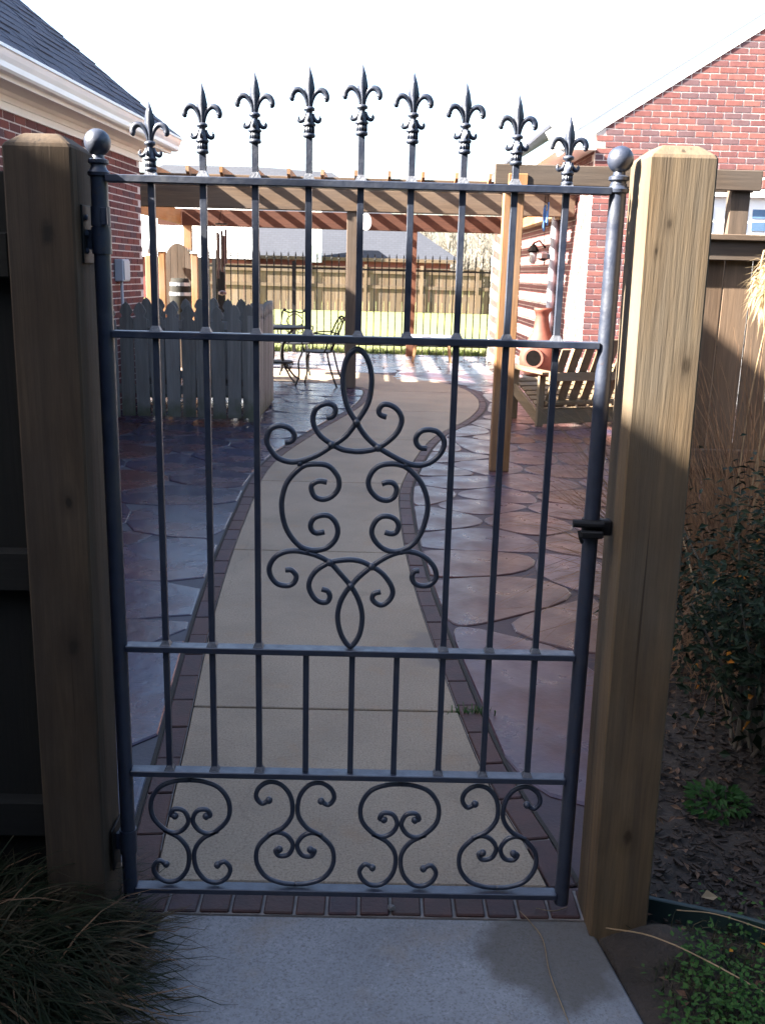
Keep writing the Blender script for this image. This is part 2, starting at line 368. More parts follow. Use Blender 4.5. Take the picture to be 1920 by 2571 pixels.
# the slabs of the path, cut by control joints
cuts=[.1,1.062,2.96,4.70,6.55,8.4,10.2]
for k,(y0,y1) in enumerate(zip(cuts,cuts[1:])):
    g=.006; n=10; L=[];RR=[]
    for i in range(n+1):
        y=y0+g+(y1-y0-2*g)*i/n; L.append((at_y(Lp,y)+.002,y)); RR.append((at_y(Rp,y)-.002,y))
    build(MB().prism(L+RR[::-1],'z',-.05,0),'slab','path',path,bevel=.003)
L=[p for p in Lp if p.y>10.21]; RR=[p for p in Rp if p.y>10.21]
pl=[(at_y(Lp[:90],10.206),10.206)]+[(p.x,p.y) for p in L]+[(p.x,p.y) for p in RR[::-1]]+[(at_y(Rp[:110],10.206),10.206)]
build(MB().prism(pl,'z',-.05,0),'slab','path',path)
# brick borders of the path
for P,sgn in ((Lp,-1),(Rp,1)):
    bd=struct(link('brick_border',None)) if False else None
    Q=resample(P,.2045); mb=MB(); quads=[]
    def off(i,d,Q=Q,sgn=sgn):
        t=(Q[min(i+1,len(Q)-1)]-Q[max(i-1,0)]).normalized(); nrm=Vector((-t.y,t.x,0))*(-sgn)
        return Q[i]+nrm*d
    base=MB(); n=len(Q)
    vs=[off(i,.002) for i in range(n)]+[off(i,.076) for i in range(n)]
    base.mesh([(v.x,v.y,-.007) for v in vs],[(i,i+1,n+i+1,n+i) for i in range(n-1)])
    bd=struct(build(base,'brick_border','mortar_dark'))
    jt=MB(); vs=[off(i,.077) for i in range(n)]+[off(i,.089) for i in range(n)]
    jt.mesh([(v.x,v.y,-.003) for v in vs],[(i,i+1,n+i+1,n+i) for i in range(n-1)])
    build(jt,'joint_strip','joint',bd)
    for i in range(n-1):
        if Q[i].y<-.0: continue
        a,b=Q[i],Q[i+1]
        g=.02
        c=[off(i,.005).lerp(off(i+1,.005),g),off(i,.005).lerp(off(i+1,.005),1-g),off(i,.074).lerp(off(i+1,.074),1-g),off(i,.074).lerp(off(i+1,.074),g)]
        build(MB().prism([(q.x,q.y) for q in c],'z',-.05,rnd.uniform(-.002,.002)),'brick','paver',bd,bevel=.003)
# threshold bricks under the gate
th=struct(build(MB().box((-.30,-.012,-.05),(1.12,.098,-.006)),'brick_threshold','mortar_dark'))
tb=chamfbox(.067,.104,.05,.003,'paver','brick')
for i in range(19):
    x=-.255+.0746*i
    if x<1.1: link('brick',tb,th,(x,.043+rnd.uniform(-.002,.002),-.0245+rnd.uniform(-.0015,.0015)),(0,0,rnd.uniform(-.012,.012)))
# front pad
pd=build(MB().prism([(.075,-.016),(1.062,-.016),(1.115,-.36),(1.40,-2.6),(-.25,-2.6),(.045,-.36)],'z',-.1,-.004),'concrete_pad','pad',bevel=.006); struct(pd)
# flagstone patios: Voronoi stones, one object each
def clip(poly,n,d):
    out=[]
    for i in range(len(poly)):
        a,b=poly[i],poly[(i+1)%len(poly)]; fa=a[0]*n[0]+a[1]*n[1]-d; fb=b[0]*n[0]+b[1]*n[1]-d
        if fa<=0: out.append(a)
        if fa*fb<0:
            t=fa/(fa-fb); out.append((a[0]+(b[0]-a[0])*t,a[1]+(b[1]-a[1])*t))
    return out
def chaikin(p):
    out=[]
    for i in range(len(p)):
        a,b=p[i],p[(i+1)%len(p)]
        out+=[(a[0]*.75+b[0]*.25,a[1]*.75+b[1]*.25),(a[0]*.25+b[0]*.75,a[1]*.25+b[1]*.75)]
    return out
def pathL(y): return at_y(Lp,y)-.091 if y<10.9 else -99
def pathR(y): return at_y(Rp,y)+.091 if y<12.7 else -99
def cells(sites,bound):
    res=[]
    for i,s_ in enumerate(sites):
        poly=[(s_[0]-.9,s_[1]-.9),(s_[0]+.9,s_[1]-.9),(s_[0]+.9,s_[1]+.9),(s_[0]-.9,s_[1]+.9)]
        nb=sorted(((q[0]-s_[0])**2+(q[1]-s_[1])**2,q) for j,q in enumerate(sites) if j!=i and abs(q[0]-s_[0])<1.6 and abs(q[1]-s_[1])<1.6)[:24]
        for d2,q in nb:
            n=(q[0]-s_[0],q[1]-s_[1]); d=(q[0]**2+q[1]**2-s_[0]**2-s_[1]**2)/2
            poly=clip(poly,n,d)
        res.append((s_,bound(poly,s_)))
    return res
def stones(reg,step,seed,bound,inside,mat,parent,limit=290,gap=(.003,.006),soft=2):
    rr=random.Random(seed); x0,x1,y0,y1=reg; S=[]; j=0; y=y0
    while y<y1:
        x=x0+(step/2 if j%2 else 0)
        while x<x1:
            p=(x+rr.uniform(-.36,.36)*step,y+rr.uniform(-.36,.36)*step)
            if inside(p): S.append(p)
            x+=step*1.12
        y+=step*.9; j+=1
    made=[]
    for s_,poly in cells(S,bound):
        if len(poly)<3: continue
        A=.5*sum(a[0]*b[1]-b[0]*a[1] for a,b in zip(poly,poly[1:]+poly[:1]))
        if abs(A)<.012: continue
        cx=sum(p[0] for p in poly)/len(poly); cyy=sum(p[1] for p in poly)/len(poly)
        ins=rr.uniform(*gap)
        q=[]
        for p in poly:
            d=math.hypot(p[0]-cx,p[1]-cyy); f=max(.3,1-ins*1.4/max(d,.05)); q.append((cx+(p[0]-cx)*f,cyy+(p[1]-cyy)*f))
        q=chaikin(chaikin(q)) if soft==2 else chaikin(q); made.append((cyy,cx,q,rr.uniform(-.0015,.0015)))
    made.sort(key=lambda m:m[0]); rest=MB()
    for k,(cyy,cx,q,dz) in enumerate(made):
        n=len(q); qi=[(cx+(a-cx)*.98,cyy+(b-cyy)*.98) for a,b in q]
        vs=[(a-cx,b-cyy,-.02) for a,b in q]+[(a-cx,b-cyy,-.0035+dz) for a,b in q]+[(a-cx,b-cyy,dz) for a,b in qi]
        fs=[(i,(i+1)%n,n+(i+1)%n,n+i) for i in range(n)]+[(n+i,n+(i+1)%n,2*n+(i+1)%n,2*n+i) for i in range(n)]+[tuple(range(2*n,3*n))]
        if k<limit and pix((cx,cyy,0)) and -.25<pix((cx,cyy,0))[0]<1.25:
            me=bpy.data.meshes.new('flagstone'); me.from_pydata(vs,[],fs); me.materials.append(MT[mat]); link('flagstone',me,parent,(cx,cyy,0))
        else: rest.mesh([(a+cx,b+cyy,c) for a,b,c in vs],fs)
    if rest.bm.verts: stuff(build(rest,'flagstones',mat,parent))
def bL(poly,s_):
    poly=clip(poly,(0,-1),-.115); poly=clip(poly,(0,1),10.93); poly=clip(poly,(-1,0),2.6)
    y=s_[1]
    for yy in (y-.22,y,y+.22):
        e=.2; x0,x1=pathL(min(max(yy-e,.11),10.6)),pathL(min(max(yy+e,.11),10.6)); m=(x1-x0)/(2*e)
        xm=pathL(min(max(yy,.11),10.6)); poly=clip(poly,(1,-m),xm-m*yy)
        if len(poly)<3: return []
    return poly
def gridpoly(lo_fn,hi_fn,y0,y1,n=60):
    a=[(lo_fn(y0+(y1-y0)*i/n),y0+(y1-y0)*i/n) for i in range(n+1)]; b=[(hi_fn(y0+(y1-y0)*i/n),y0+(y1-y0)*i/n) for i in range(n+1)]
    return a+b[::-1]
def strip(lo_fn,hi_fn,y0,y1,z,name,mat,n=60):
    ys=[y0+(y1-y0)*i/n for i in range(n+1)]
    vs=[(lo_fn(y),y,z) for y in ys]+[(hi_fn(y),y,z) for y in ys]
    return struct(build(MB().mesh(vs,[(i,n+1+i,n+2+i,i+1) for i in range(n)]),name,mat))
pat_l=strip(lambda y:-2.6,lambda y:pathL(min(y,10.8)),.1,10.93,-.006,'flagstone_patio','grout_slate')
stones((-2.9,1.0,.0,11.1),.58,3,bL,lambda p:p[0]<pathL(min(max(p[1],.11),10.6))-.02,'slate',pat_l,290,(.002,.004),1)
def rlim(y): return 1.07+.27*y if y<2.95 else 5.2
def bR(poly,s_):
    poly=clip(poly,(0,-1),-.115); y=s_[1]
    if y<9.58: poly=clip(poly,(1,0),rlim(y)); poly=clip(poly,(0,1),9.58) if s_[0]>2.95 else poly
    else: poly=clip(poly,(1,0),2.97)
    poly=clip(poly,(0,1),15.9)
    for yy in (y-.22,y,y+.22):
        yc=min(max(yy,.11),12.3); e=.2
        xm=pathR(yc); m=(pathR(min(yc+e,12.4))-pathR(max(yc-e,.11)))/(min(yc+e,12.4)-max(yc-e,.11))
        if yy<12.3: poly=clip(poly,(-1,m),-(xm-m*yy))
        if len(poly)<3: return []
    return poly
pat_r=strip(lambda y:pathR(min(max(y,.1),12.55)) if y<12.6 else -4,lambda y:rlim(y) if y<9.58 else 2.98,.1,15.93,-.007,'flagstone_patio','grout',90)
stones((-.2,5.4,.0,11.7),.50,5,bR,lambda p:(p[0]>pathR(min(max(p[1],.11),12.3))+.02 and p[0]<(rlim(p[1]) if p[1]<9.58 else 2.97)),'rust',pat_r)
def bF(poly,s_):
    poly=clip(poly,(1,0),2.97); poly=clip(poly,(0,1),15.9)
    if s_[0]>.5: poly=clip(poly,(0,-1),-11.5); 
    yl=12.4+(.5-s_[0])*.35 if s_[0]<.5 else 12.4-(s_[0]-.5)*.7
    yl=min(yl,12.86)
    if s_[0]<1.3: poly=clip(poly,(0,-1),-(yl+.12))
    return poly
stones((-3.6,3.2,11.5,16.0),.5,9,bF,lambda p:p[1]>(min(12.86,12.4+(.5-p[0])*.35) if p[0]<.5 else (12.5-(p[0]-.5)*.7 if p[0]<1.3 else 11.6))+.12,'slate_sunlit',pat_r,120)

# ------------------------------------------------------------ left brick house (frame turned 3.5 degrees)
HR=R(-3.5)
house=thing('brick_house','red brick house at the left with white gutter and dark shingle roof','house',(-2.045,9.0,0),HR)
def hw(p):  # house frame to world
    c,s_=math.cos(HR),math.sin(HR); return Vector((-2.045+p[0]*c-p[1]*s_,9.0+p[0]*s_+p[1]*c,p[2]))
build(MB().box((-2.9,-17,-.06),(-.003,-.003,2.66)),'wall','mortar',house,local=True)
BL,BH=.2032,.0677
brk=chamfbox(.060,BL-.011,BH-.010,.003,'brick','brick')
rest=MB(); cnt=0
def brick_stuff(mb,c,axis):
    h=(.03,(BL-.011)/2,(BH-.01)/2) if axis=='y' else ((BL-.011)/2,.03,(BH-.01)/2)
    mb.box([c[i]-h[i] for i in range(3)],[c[i]+h[i] for i in range(3)])
for r_ in range(38):
    z=-.02+BH*(r_+.5)
    if z>2.58: break
    for k in range(60):
        y=-(k+.5+(.5 if r_%2 else 0))*BL
        if y<-12: break
        c=(-.0285+rnd.uniform(-.0012,.0012),y,z); p=pix(hw(c)); vis=False
        if p and p[0]>-.01:
            X,Y=p[0]*1652,p[1]*2212
            vis=(218<X<312 and 330<Y<660) or (X<300 and Y<335)
        if vis and cnt<298: link('brick',brk,house,c); cnt+=1
        elif y>-6: brick_stuff(rest,c,'y')
stuff(build(rest,'brick_courses','brick',house,local=True))
# corner return bricks on the end wall
er=MB()
for r_ in range(38):
    z=-.02+BH*(r_+.5)
    if z>2.58: break
    for k in range(13): brick_stuff(er,(-.1-(k+(.5 if r_%2 else 0))*BL,-.0285,z),'x')
stuff(build(er,'brick_courses','brick',house,local=True))
def profile(pts,y0,y1,name,mat,bev=0): return build(MB().prism(pts,'y',y0,y1),name,mat,house,bevel=bev,local=True)
profile([(.0,2.545),(.022,2.545),(.022,2.60),(.034,2.604),(.034,2.645),(.05,2.652),(.066,2.672),(.0,2.672)],-17,.04,'frieze_board','trim')
profile([(-.01,2.672),(.262,2.672),(.262,2.684),(-.01,2.684)],-17,.22,'soffit','trim')
profile([(.225,2.66),(.262,2.66),(.262,2.672),(.225,2.672)],-17,.22,'soffit_trim','trim')
profile([(.262,2.655),(.284,2.655),(.284,2.825),(.262,2.825)],-17,.24,'fascia','trim')
profile([(.286,2.685),(.345,2.685),(.362,2.70),(.366,2.735),(.384,2.765),(.398,2.80),(.410,2.805),(.410,2.825),(.398,2.825),(.394,2.812),(.37,2.76),(.352,2.70),(.30,2.695),(.29,2.82),(.286,2.82)],-17,.27,'gutter','gutter')
# roof: hip end, pitch .878
PT=.878; ex,ez,ye=.375,2.835,.30; Lr=1.5
zr=ez+PT*Lr
roof=build(MB().mesh([(ex,-17,ez),(ex,ye,ez),(ex-Lr,ye-Lr,zr),(ex-Lr,-17,zr),(ex-2*Lr-.4,ye,ez-.35),(ex-2*Lr-.4,-17,ez-.35),(ex-2*Lr-.4,ye-.0,ez-.4),(ex,ye,ez-.02),(ex,-17,ez-.02),(ex-2*Lr-.4,-17,ez-.4)],
  [(0,1,2,3),(1,4,2),(2,4,5,3),(7,8,9,6),(0,8,7,1),(1,7,6,4),(3,5,9,8,0)]),'roof','shingle',house,local=True)
mb=MB(); rows=13; sl_=Lr*math.hypot(1,PT)/rows; ux,uz=-1/math.hypot(1,PT),PT/math.hypot(1,PT)
for i in range(rows):
    s0=i*sl_-.02; y=-11.0
    while True:
        wd=rnd.uniform(.16,.36); x0=ex+ux*s0; z0=ez+uz*s0; ymax=ye-(ex-x0)-.02
        if y>ymax: break
        y1=min(y+wd-.006,ymax); th_=rnd.choice((.006,.009,.014)); s1=s0+sl_+.03
        nx,nz=uz,-ux
        a=(ex+ux*s0,ez+uz*s0); b=(ex+ux*s1,ez+uz*s1)
        pts=[(a[0]+nx*.001,a[1]+nz*.001),(a[0]+nx*th_,a[1]+nz*th_),(b[0]+nx*.002,b[1]+nz*.002)]
        yb=min(y1,ye-(ex-b[0]))
        mb.mesh([(pts[0][0],y,pts[0][1]),(pts[1][0],y,pts[1][1]),(pts[2][0],y,pts[2][1]),(pts[0][0],y1,pts[0][1]),(pts[1][0],y1,pts[1][1]),(pts[2][0],max(y,yb),pts[2][1])],[(0,1,4,3),(1,2,5,4),(0,2,1),(3,4,5)])
        y+=wd
sh=build(mb,'shingles','shingle',roof,local=True); stuff(sh)
# rear body of the house, hidden behind its corner
build(MB().prism([(-6.0,-.06),(-1.4,-.06),(-1.4,2.95),(-2.75,4.45),(-6.0,2.6)],'y',-7.8,.55),'wing','mortar',house,local=True)
build(MB().prism([(-1.15,2.86),(-2.75,4.62),(-6.3,2.55),(-6.3,2.5),(-2.75,4.52),(-1.15,2.78)],'y',-7.9,.65),'wing_roof','shingle',house,local=True)
# unseen roof pieces, added and shaped so their shade falls across the bed
build(MB().mesh([(-3.2,-9.57,2.9),(.3,-9.57,2.9),(-1.125,-9.57,4.86),(-3.2,-6.2,2.9),(.3,-6.2,2.9),(-1.125,-6.2,5.38)],[(0,1,2),(3,5,4),(0,2,5,3),(1,4,5,2),(0,3,4,1)]),'added_shade_roof','shingle',house,local=True)
build(MB().mesh([(-3.0,-17,2.85),(.3,-17,2.85),(-1.125,-17,4.6),(-3.0,-10.02,2.85),(.3,-10.02,2.85),(-1.125,-10.02,4.47)],[(0,1,2),(3,5,4),(0,2,5,3),(1,4,5,2),(0,3,4,1)]),'added_shade_roof','shingle',house,local=True)
# electrical box on the wall
bx=build(MB().box((.0,-.98,1.30),(.09,-.77,1.52)),'utility_box','greybox',house,bevel=.008,local=True)
build(MB().box((.092,-.965,1.315),(.10,-.785,1.505)),'box_cover','greybox',bx,bevel=.002,local=True)
build(MB().tube([(.045,-.9,1.30),(.045,-.9,.0)],.016,10),'conduit','greybox',house,local=True)

# ------------------------------------------------------------ right brick garage
gar=thing('brick_garage','brick gabled garage at the right with white rake trim and white panelled door','garage',(2.985,9.6,0))
def gz(x): return 3.07+.635*min(x,7-x)
build(MB().prism([(.003,-.06),(.72,-.06),(.72,2.49),(6.28,2.49),(6.28,-.06),(6.98,-.06),(6.98,3.05),(3.5,gz(3.5)-.02),(.003,3.05)],'y',.003,.25),'wall','mortar',gar,local=True)
build(MB().box((.004,.252,-.06),(.24,6.3,2.86)),'wall','mortar',gar,local=True)
gb=chamfbox(BL-.011,.060,BH-.010,.003,'brick_hazed','brick'); rest=MB(); cnt=0
hb=chamfbox(.102-.011,.060,BH-.010,.003,'brick_hazed','brick')
for r_ in range(80):
    z=-.02+BH*(r_+.5)
    for k in range(36):
        x=(k+.5+(.5 if r_%2 else 0))*BL
        inpier=(.72-BL*.4>x) ; insold=2.49-BH/2<z<2.60+BH/2
        if x>6.9 or z-BH/2>gz(x)+.10: continue
        if z<2.49+BH/2 and not (x<.70 or x>6.35): continue
        if insold and .72<x<6.3: continue
        c=(x,.0285+rnd.uniform(-.0015,.0015),z); p=pix((2.985+x,9.6,z))
        vis=False
        if p:
            X,Y=p[0]*1652,p[1]*2212; vis=(X<1665 and Y>60 and (X<1372 or Y<400) and Y<790)
        if vis and cnt<296: link('brick',gb,gar,c); cnt+=1
        elif x<3.3: brick_stuff(rest,c,'x')
    if r_%2 and z<2.9: link('half_brick',hb,gar,(.0505,.0285,z)) if z>.5 else None
stuff(build(rest,'brick_courses','brick_hazed',gar,local=True))
sb=chamfbox(BH-.012,.066,.10,.003,'brick_hazed','soldier_brick')
for i in range(82):
    x=.755+.0677*i
    p=pix((2.985+x,9.6,2.545))
    if p and p[0]<1.02: link('soldier_brick',sb,gar,(x,.028,2.545))
rest=MB()
for r_ in range(43):
    z=-.02+BH*(r_+.5)
    for k in range(31):
        y=.06+(k+.5+(.5 if r_%2 else 0))*BL
        brick_stuff(rest,(.0285+rnd.uniform(-.002,.002),y,z),'y')
stuff(build(rest,'brick_courses','brick_hazed',gar,local=True))
# gable trim and roof
s69=.69; nrm=Vector((-s69,0,1)).normalized()
def rake(x0,z0,x1,z1,thk,ya,yb,name,mat):
    n=Vector((-(z1-z0),0,x1-x0)).normalized()*thk
    build(MB().prism([(x0,z0),(x1,z1),(x1+n.x,z1+n.z),(x0+n.x,z0+n.z)],'y',ya,yb),name,mat,gar,local=True)
zb=lambda x: 3.05+.635*x
rake(-.42,zb(-.42),3.5,zb(3.5),.30,-.010,.0015,'rake_frieze','white')
rake(-.42,zb(-.42)+.30,3.5,zb(3.5)+.30,.018,-.014,.0015,'rake_soffit','white')
rake(-.42,zb(-.42)+.17,3.5,zb(3.5)+.19,.27,-.020,-.012,'rake_fascia','white')
rake(-.46,zb(-.46)+.40,3.54,zb(3.54)+.40,.03,-.016,6.4,'roof','shingle')
build(MB().prism([(7.42,zb(-.42)),(3.505,zb(3.5)),(3.505,zb(3.5)+.3),(7.42,zb(-.42)+.3)],'y',-.035,.011),'rake_frieze','white',gar,local=True)
build(MB().prism([(7.46,zb(-.42)+.36),(3.545,zb(3.5)+.40),(3.545,zb(3.5)+.44),(7.46,zb(-.42)+.40)],'y',-.055,6.4),'roof','shingle',gar,local=True)
build(MB().box((-.40,-.05,2.86),(.0,6.3,2.876)),'eave_soffit','white',gar,local=True)
build(MB().box((-.42,-.05,2.86),(-.402,6.3,3.0)),'eave_fascia','white',gar,local=True)
# door with panels and windows
dr=build(MB().box((.72,.08,-.01),(6.28,.12,2.488)),'garage_door','white',gar,local=True)
build(MB().box((.70,.0,-.02),(.80,.075,2.485)),'door_jamb','white',gar,local=True)
build(MB().box((.80,.0,2.40),(6.2,.075,2.485)),'door_head','white',gar,local=True)
for k in range(8):
    x0=.98+.66*k
    for z0,z1 in ((2.17,2.27),(2.03,2.13)):
        for j in range(2): build(MB().box((x0+.26*j,.068,z0),(x0+.26*j+.2,.078,z1)),'door_pane','glass',dr,local=True)
    for z0 in (.12,.72,1.32): build(MB().box((x0,.066,z0),(x0+.46,.079,z0+.42)),'door_panel','white',dr,bevel=.006,local=True)
# downspout, lantern
dsx=-.06
ds=build(MB().tube([(dsx-.02,1.9,2.86),(dsx-.02,1.9,2.62),(dsx,1.9,2.5),(dsx,1.9,.12),(dsx-.12,1.9,.05)],.055,10),'downspout','greybox',gar,smooth=True,local=True)
ln=build(MB().lathe([(.01,.30),(.05,.26),(.085,.20),(.09,.19),(.06,.18),(.055,.17)],(-.18,2.9,1.62),8),'wall_lantern','black',gar,local=True)
build(MB().lathe([(.05,.16),(.055,.05),(.035,0)],(-.18,2.9,1.63),8),'lantern_glass','steel',ln,local=True)
build(MB().tube([(0,2.9,1.86),(-.1,2.9,1.96),(-.18,2.9,1.92)],.012,6),'lantern_arm','black',ln,local=True)

# ------------------------------------------------------------ pergola between the house and the garage
per=thing('pergola','timber pergola with slatted rafters over the far end of the patio','pergola',(.22,10.4,0))
FY,BY=10.36,15.5
def pb(a,b,name,mat,bev=.004): return build(MB().box(a,b),name,mat,per,bevel=bev)
pb((-3.3,FY,2.175),(2.95,FY+.04,2.42),'cross_beam','beam_grey')
pb((-3.3,FY+.005,2.423),(2.95,FY+.043,2.565),'header','beam_grey')
pb((-3.3,FY+.145,2.175),(2.95,FY+.185,2.42),'cross_beam','beam_grey')
pb((-3.3,BY-.02,2.17),(2.95,BY+.02,2.45),'cross_beam','beam_red')
pb((-3.3,BY+.14,2.17),(2.95,BY+.18,2.45),'cross_beam','beam_red')
pb((-2.92,FY+.19,2.19),(-2.88,BY-.03,2.43),'edge_beam','cedar_y')
pb((2.905,FY+.19,2.19),(2.945,BY-.03,2.43),'wall_ledger','cedar_y')
for i in range(16):
    x=-3.0+.405*i+.02
    mb=MB().prism([(FY-.085,2.60),(FY-.13,2.635),(BY+.35,2.635),(BY+.35,2.57),(FY-.02,2.57)],'x',x-.019,x+.019) if False else MB()
    mb.prism([(FY-.03,2.53),(FY-.145,2.575),(FY-.145,2.640),(BY+.35,2.640),(BY+.35,2.53),(FY+.2,2.53),(FY+.2,2.53)],'x',x-.019,x+.019)
    build(mb,'rafter','cedar_y',per)
pst=MB().box((-.07,-.07,0),(.07,.07,2.172)).data('post','cedar_z',bevel=.006)
pst2=pst.copy(); pst2.materials[0]=MT['post_red']; pst3=pst.copy(); pst3.materials[0]=MT['grey_z']
for x,y,m_ in ((.225,FY+.092,pst3),(-2.79,BY+.06,pst),(1.16,BY+.06,pst2),(-2.79,FY+.092,pst3)): link('post',m_,per,(x-.22,y-10.4,0))
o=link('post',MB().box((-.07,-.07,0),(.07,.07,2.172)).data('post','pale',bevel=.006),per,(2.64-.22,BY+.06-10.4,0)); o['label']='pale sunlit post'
# near arbour on two posts
arb=thing('arbour','low timber arbour of two square posts and a double cross beam','arbour',(1.53,5.25,0))
def ab(a,b,name,mat): return build(MB().box(a,b),name,mat,arb,bevel=.005)
ab((1.352,5.16,2.075),(3.24,5.2,2.213),'cross_beam','grey_x')
ab((1.40,5.30,2.075),(3.24,5.34,2.213),'cross_beam','grey_x')
ab((1.43,5.205,.0),(1.575,5.295,2.14),'post','cedar_z')
ab((3.045,5.205,.0),(3.185,5.295,2.14),'post','grey_z')
ab((1.448,5.150,2.03),(1.585,5.158,2.15),'post_cheek','cedar_z')
# ------------------------------------------------------------ picket enclosure
pk=thing('picket_fence','weathered white picket enclosure standing by the brick house wall','picket fence',(-1.3,7.42,0))
def picket_mesh(h,wd):
    w2=wd/2; pts=[(-w2,.03),(-w2,h-.155),(-w2*.62,h-.14),(-w2*.60,h-.125),(-w2*.92,h-.10),(-w2*.95,h-.085),(-w2*.55,h-.03),(0,h),(w2*.55,h-.03),(w2*.95,h-.085),(w2*.92,h-.10),(w2*.60,h-.125),(w2*.62,h-.14),(w2,h-.155),(w2,.03)]
    return MB().prism(pts,'y',-.0095,.0095).data('picket','picket')
pms=[picket_mesh(1.12+d,.127) for d in (-.012,0,.008,.016)]
ox=Vector((1.3,-7.42,0))
for i in range(10): link('picket',rnd.choice(pms),pk,Vector((-2.0+.1475*i,7.40,rnd.uniform(-.01,.01)))+ox,(0,rnd.uniform(-.012,.012),0))
for i in range(10): link('picket',rnd.choice(pms),pk,Vector((-1.99+.1475*i,8.86,rnd.uniform(-.01,.01)))+ox,(0,rnd.uniform(-.012,.012),0))
for i in range(9): link('picket',rnd.choice(pms),pk,Vector((-.60,7.52+.155*i,rnd.uniform(-.01,.01)))+ox,(0,rnd.uniform(-.012,.012),R(90)))
for z in (.25,.80):
    build(MB().box((-2.05,7.415,z),(-.66,7.453,z+.085)),'rail','picket',pk)
    build(MB().box((-2.05,8.80,z),(-.66,8.845,z+.085)),'rail','picket',pk)
    build(MB().box((-.655,7.46,z),(-.615,8.80,z+.085)),'rail','picket',pk)
build(MB().box((-.69,7.39,0),(-.61,7.45,1.02)),'corner_post','picket',pk); build(MB().box((-.70,8.81,0),(-.615,8.88,1.02)),'corner_post','picket',pk)
# ------------------------------------------------------------ iron fence
fe=thing('iron_fence','black iron picket fence with spear tips between patio and lawn','fence',(0,15.8,0))
ip=MB().box((-.009,-.009,.02),(.009,.009,1.66)).lathe([(.004,0),(.018,.012),(.019,.03),(.008,.045),(.017,.06),(.012,.085),(.001,.13)],(0,0,1.655),6).data('picket','iron_far')
for i in range(49): link('picket',ip,fe,(-3.5+.129*i,0,rnd.uniform(-.004,.004)))
for z in (1.50,1.36,.17): 
    if z!=1.36: build(MB().box((-3.55,15.78,z-.016),(2.78,15.82,z+.016)),'rail','iron_far',fe)
for x in (-2.38,-.95,2.76): build(MB().box((x-.032,15.768,0),(x+.032,15.832,1.62)),'fence_post','iron_far',fe)
# left return of the iron fence and old timber posts
fr=thing('iron_fence','short run of black iron fence behind the timber posts by the house','fence',(-2.55,13.6,0))
for i in range(8): link('picket',ip,fr,(.02-.02*i,.05+.24*i,0))
build(MB().bar((-2.52,13.6,1.5),(-2.68,15.5,1.5),.03,.03),'rail','iron_far',fr)
build(MB().bar((-2.52,13.6,.2),(-2.68,15.5,.2),.03,.03),'rail','iron_far',fr)
build(MB().box((-2.26,13.55,0),(-2.17,13.63,1.62)),'fence_post','iron_far',fr)
build(MB().box((-1.98,13.65,0),(-1.86,13.70,1.60)),'fence_post','iron_far',fr)
gt=thing('arched_gate','brown arched board gate beyond the picket enclosure','gate',(-2.5,13.2,0))
arc=[(-.215,.05),(-.215,1.45)]+[(.215*math.cos(a)*-1,1.45+.36*math.sin(a)) for a in [math.pi*k/12 for k in range(1,12)]]+[(.215,1.45),(.215,.05)]
for k in range(4):
    x0,x1=-.215+.1075*k,-.215+.1075*(k+1)-.006
    def top(x): return 1.45+.36*math.sqrt(max(0,1-(x/.215)**2))
    build(MB().prism([(x0-2.5,.05)]+[(x-2.5,top(x)) for x in np.linspace(x0,x1,5)]+[(x1-2.5,.05)],'y',13.18,13.21),'gate_board','grey_z',gt)
build(MB().box((-2.72,13.215,1.15),(-2.28,13.25,1.25)),'gate_rail','cedar_x',gt); build(MB().box((-2.72,13.215,.4),(-2.28,13.25,.5)),'gate_rail','cedar_x',gt)
for x,h,lab in ((-2.90,1.62,'stout timber post with grey cap beside the brick house corner'),(-2.70,1.68,'plain timber post between capped post and arched gate'),(-2.21,1.66,'timber post right of the arched gate under the pergola')):
    q=thing('timber_post',lab,'post',(x,13.0,0),0,'timber posts beside the arched gate')
    build(MB().box((x-.045,12.955,0),(x+.045,13.045,h)),'shaft','cedar_z',q,bevel=.006)
    if x<-2.8: build(MB().lathe([(.03,0),(.075,.05),(.08,.13),(.05,.19),(.005,.2)],(x+.02,13,h+.02),12),'cap','greybox',q,smooth=True)
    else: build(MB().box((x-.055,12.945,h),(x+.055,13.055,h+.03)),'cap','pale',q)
bq=thing('barrel','small dark banded barrel in front of the arched gate','barrel',(-2.36,12.6,0))
build(MB().lathe([(.10,.55),(.13,.7),(.15,.9),(.155,1.05),(.145,1.2),(.125,1.3),(.11,1.302),(.10,1.27)],(-2.36,12.6,0),16),'staves','dark_z',bq,smooth=True)  # near-black staves; partial shade put into their colour
for z,r_ in ((1.19,.15),(1.05,.159)): build(MB().lathe([(r_-.02,0),(r_,0),(r_,.05),(r_-.02,.05)],(-2.36,12.6,z),16),'hoop','steel',bq)
build(MB().lathe([(.12,0),(.12,.54)],(-2.36,12.6,0),12),'stand','grey_z',bq)

# ------------------------------------------------------------ far side: board fence, houses, wood
wf=thing('board_fence','long sunlit board fence across the far side of the lawn','fence',(0,36,0))
x=-7.6; i=0
while x<9.5:
    wd=rnd.uniform(.22,.3); h=1.62+rnd.uniform(-.03,.03)
    build(MB().box((x,36,0),(x+wd-.012,36.025,h)),'board','fence_z',wf); x+=wd
for z in (1.42,.86): build(MB().box((-7.6,35.95,z),(9.5,35.995,z+.13)),'rail','fence_x',wf)
for k in range(8):
    x=-6.4+2.15*k; build(MB().box((x,35.90,0),(x+.12,35.948,1.75)),'fence_post','fence_z',wf)
build(MB().box((-7.6,35.93,1.62),(9.5,36.06,1.66)),'cap_rail','grey_x',wf)
nh=thing('neighbour_house','grey hip roofed house beyond the far board fence','house',(-4,52,0))
build(MB().box((-18,50.3,-.06),(4.4,62,2.25)),'wall','brick',nh)
e0=2.2
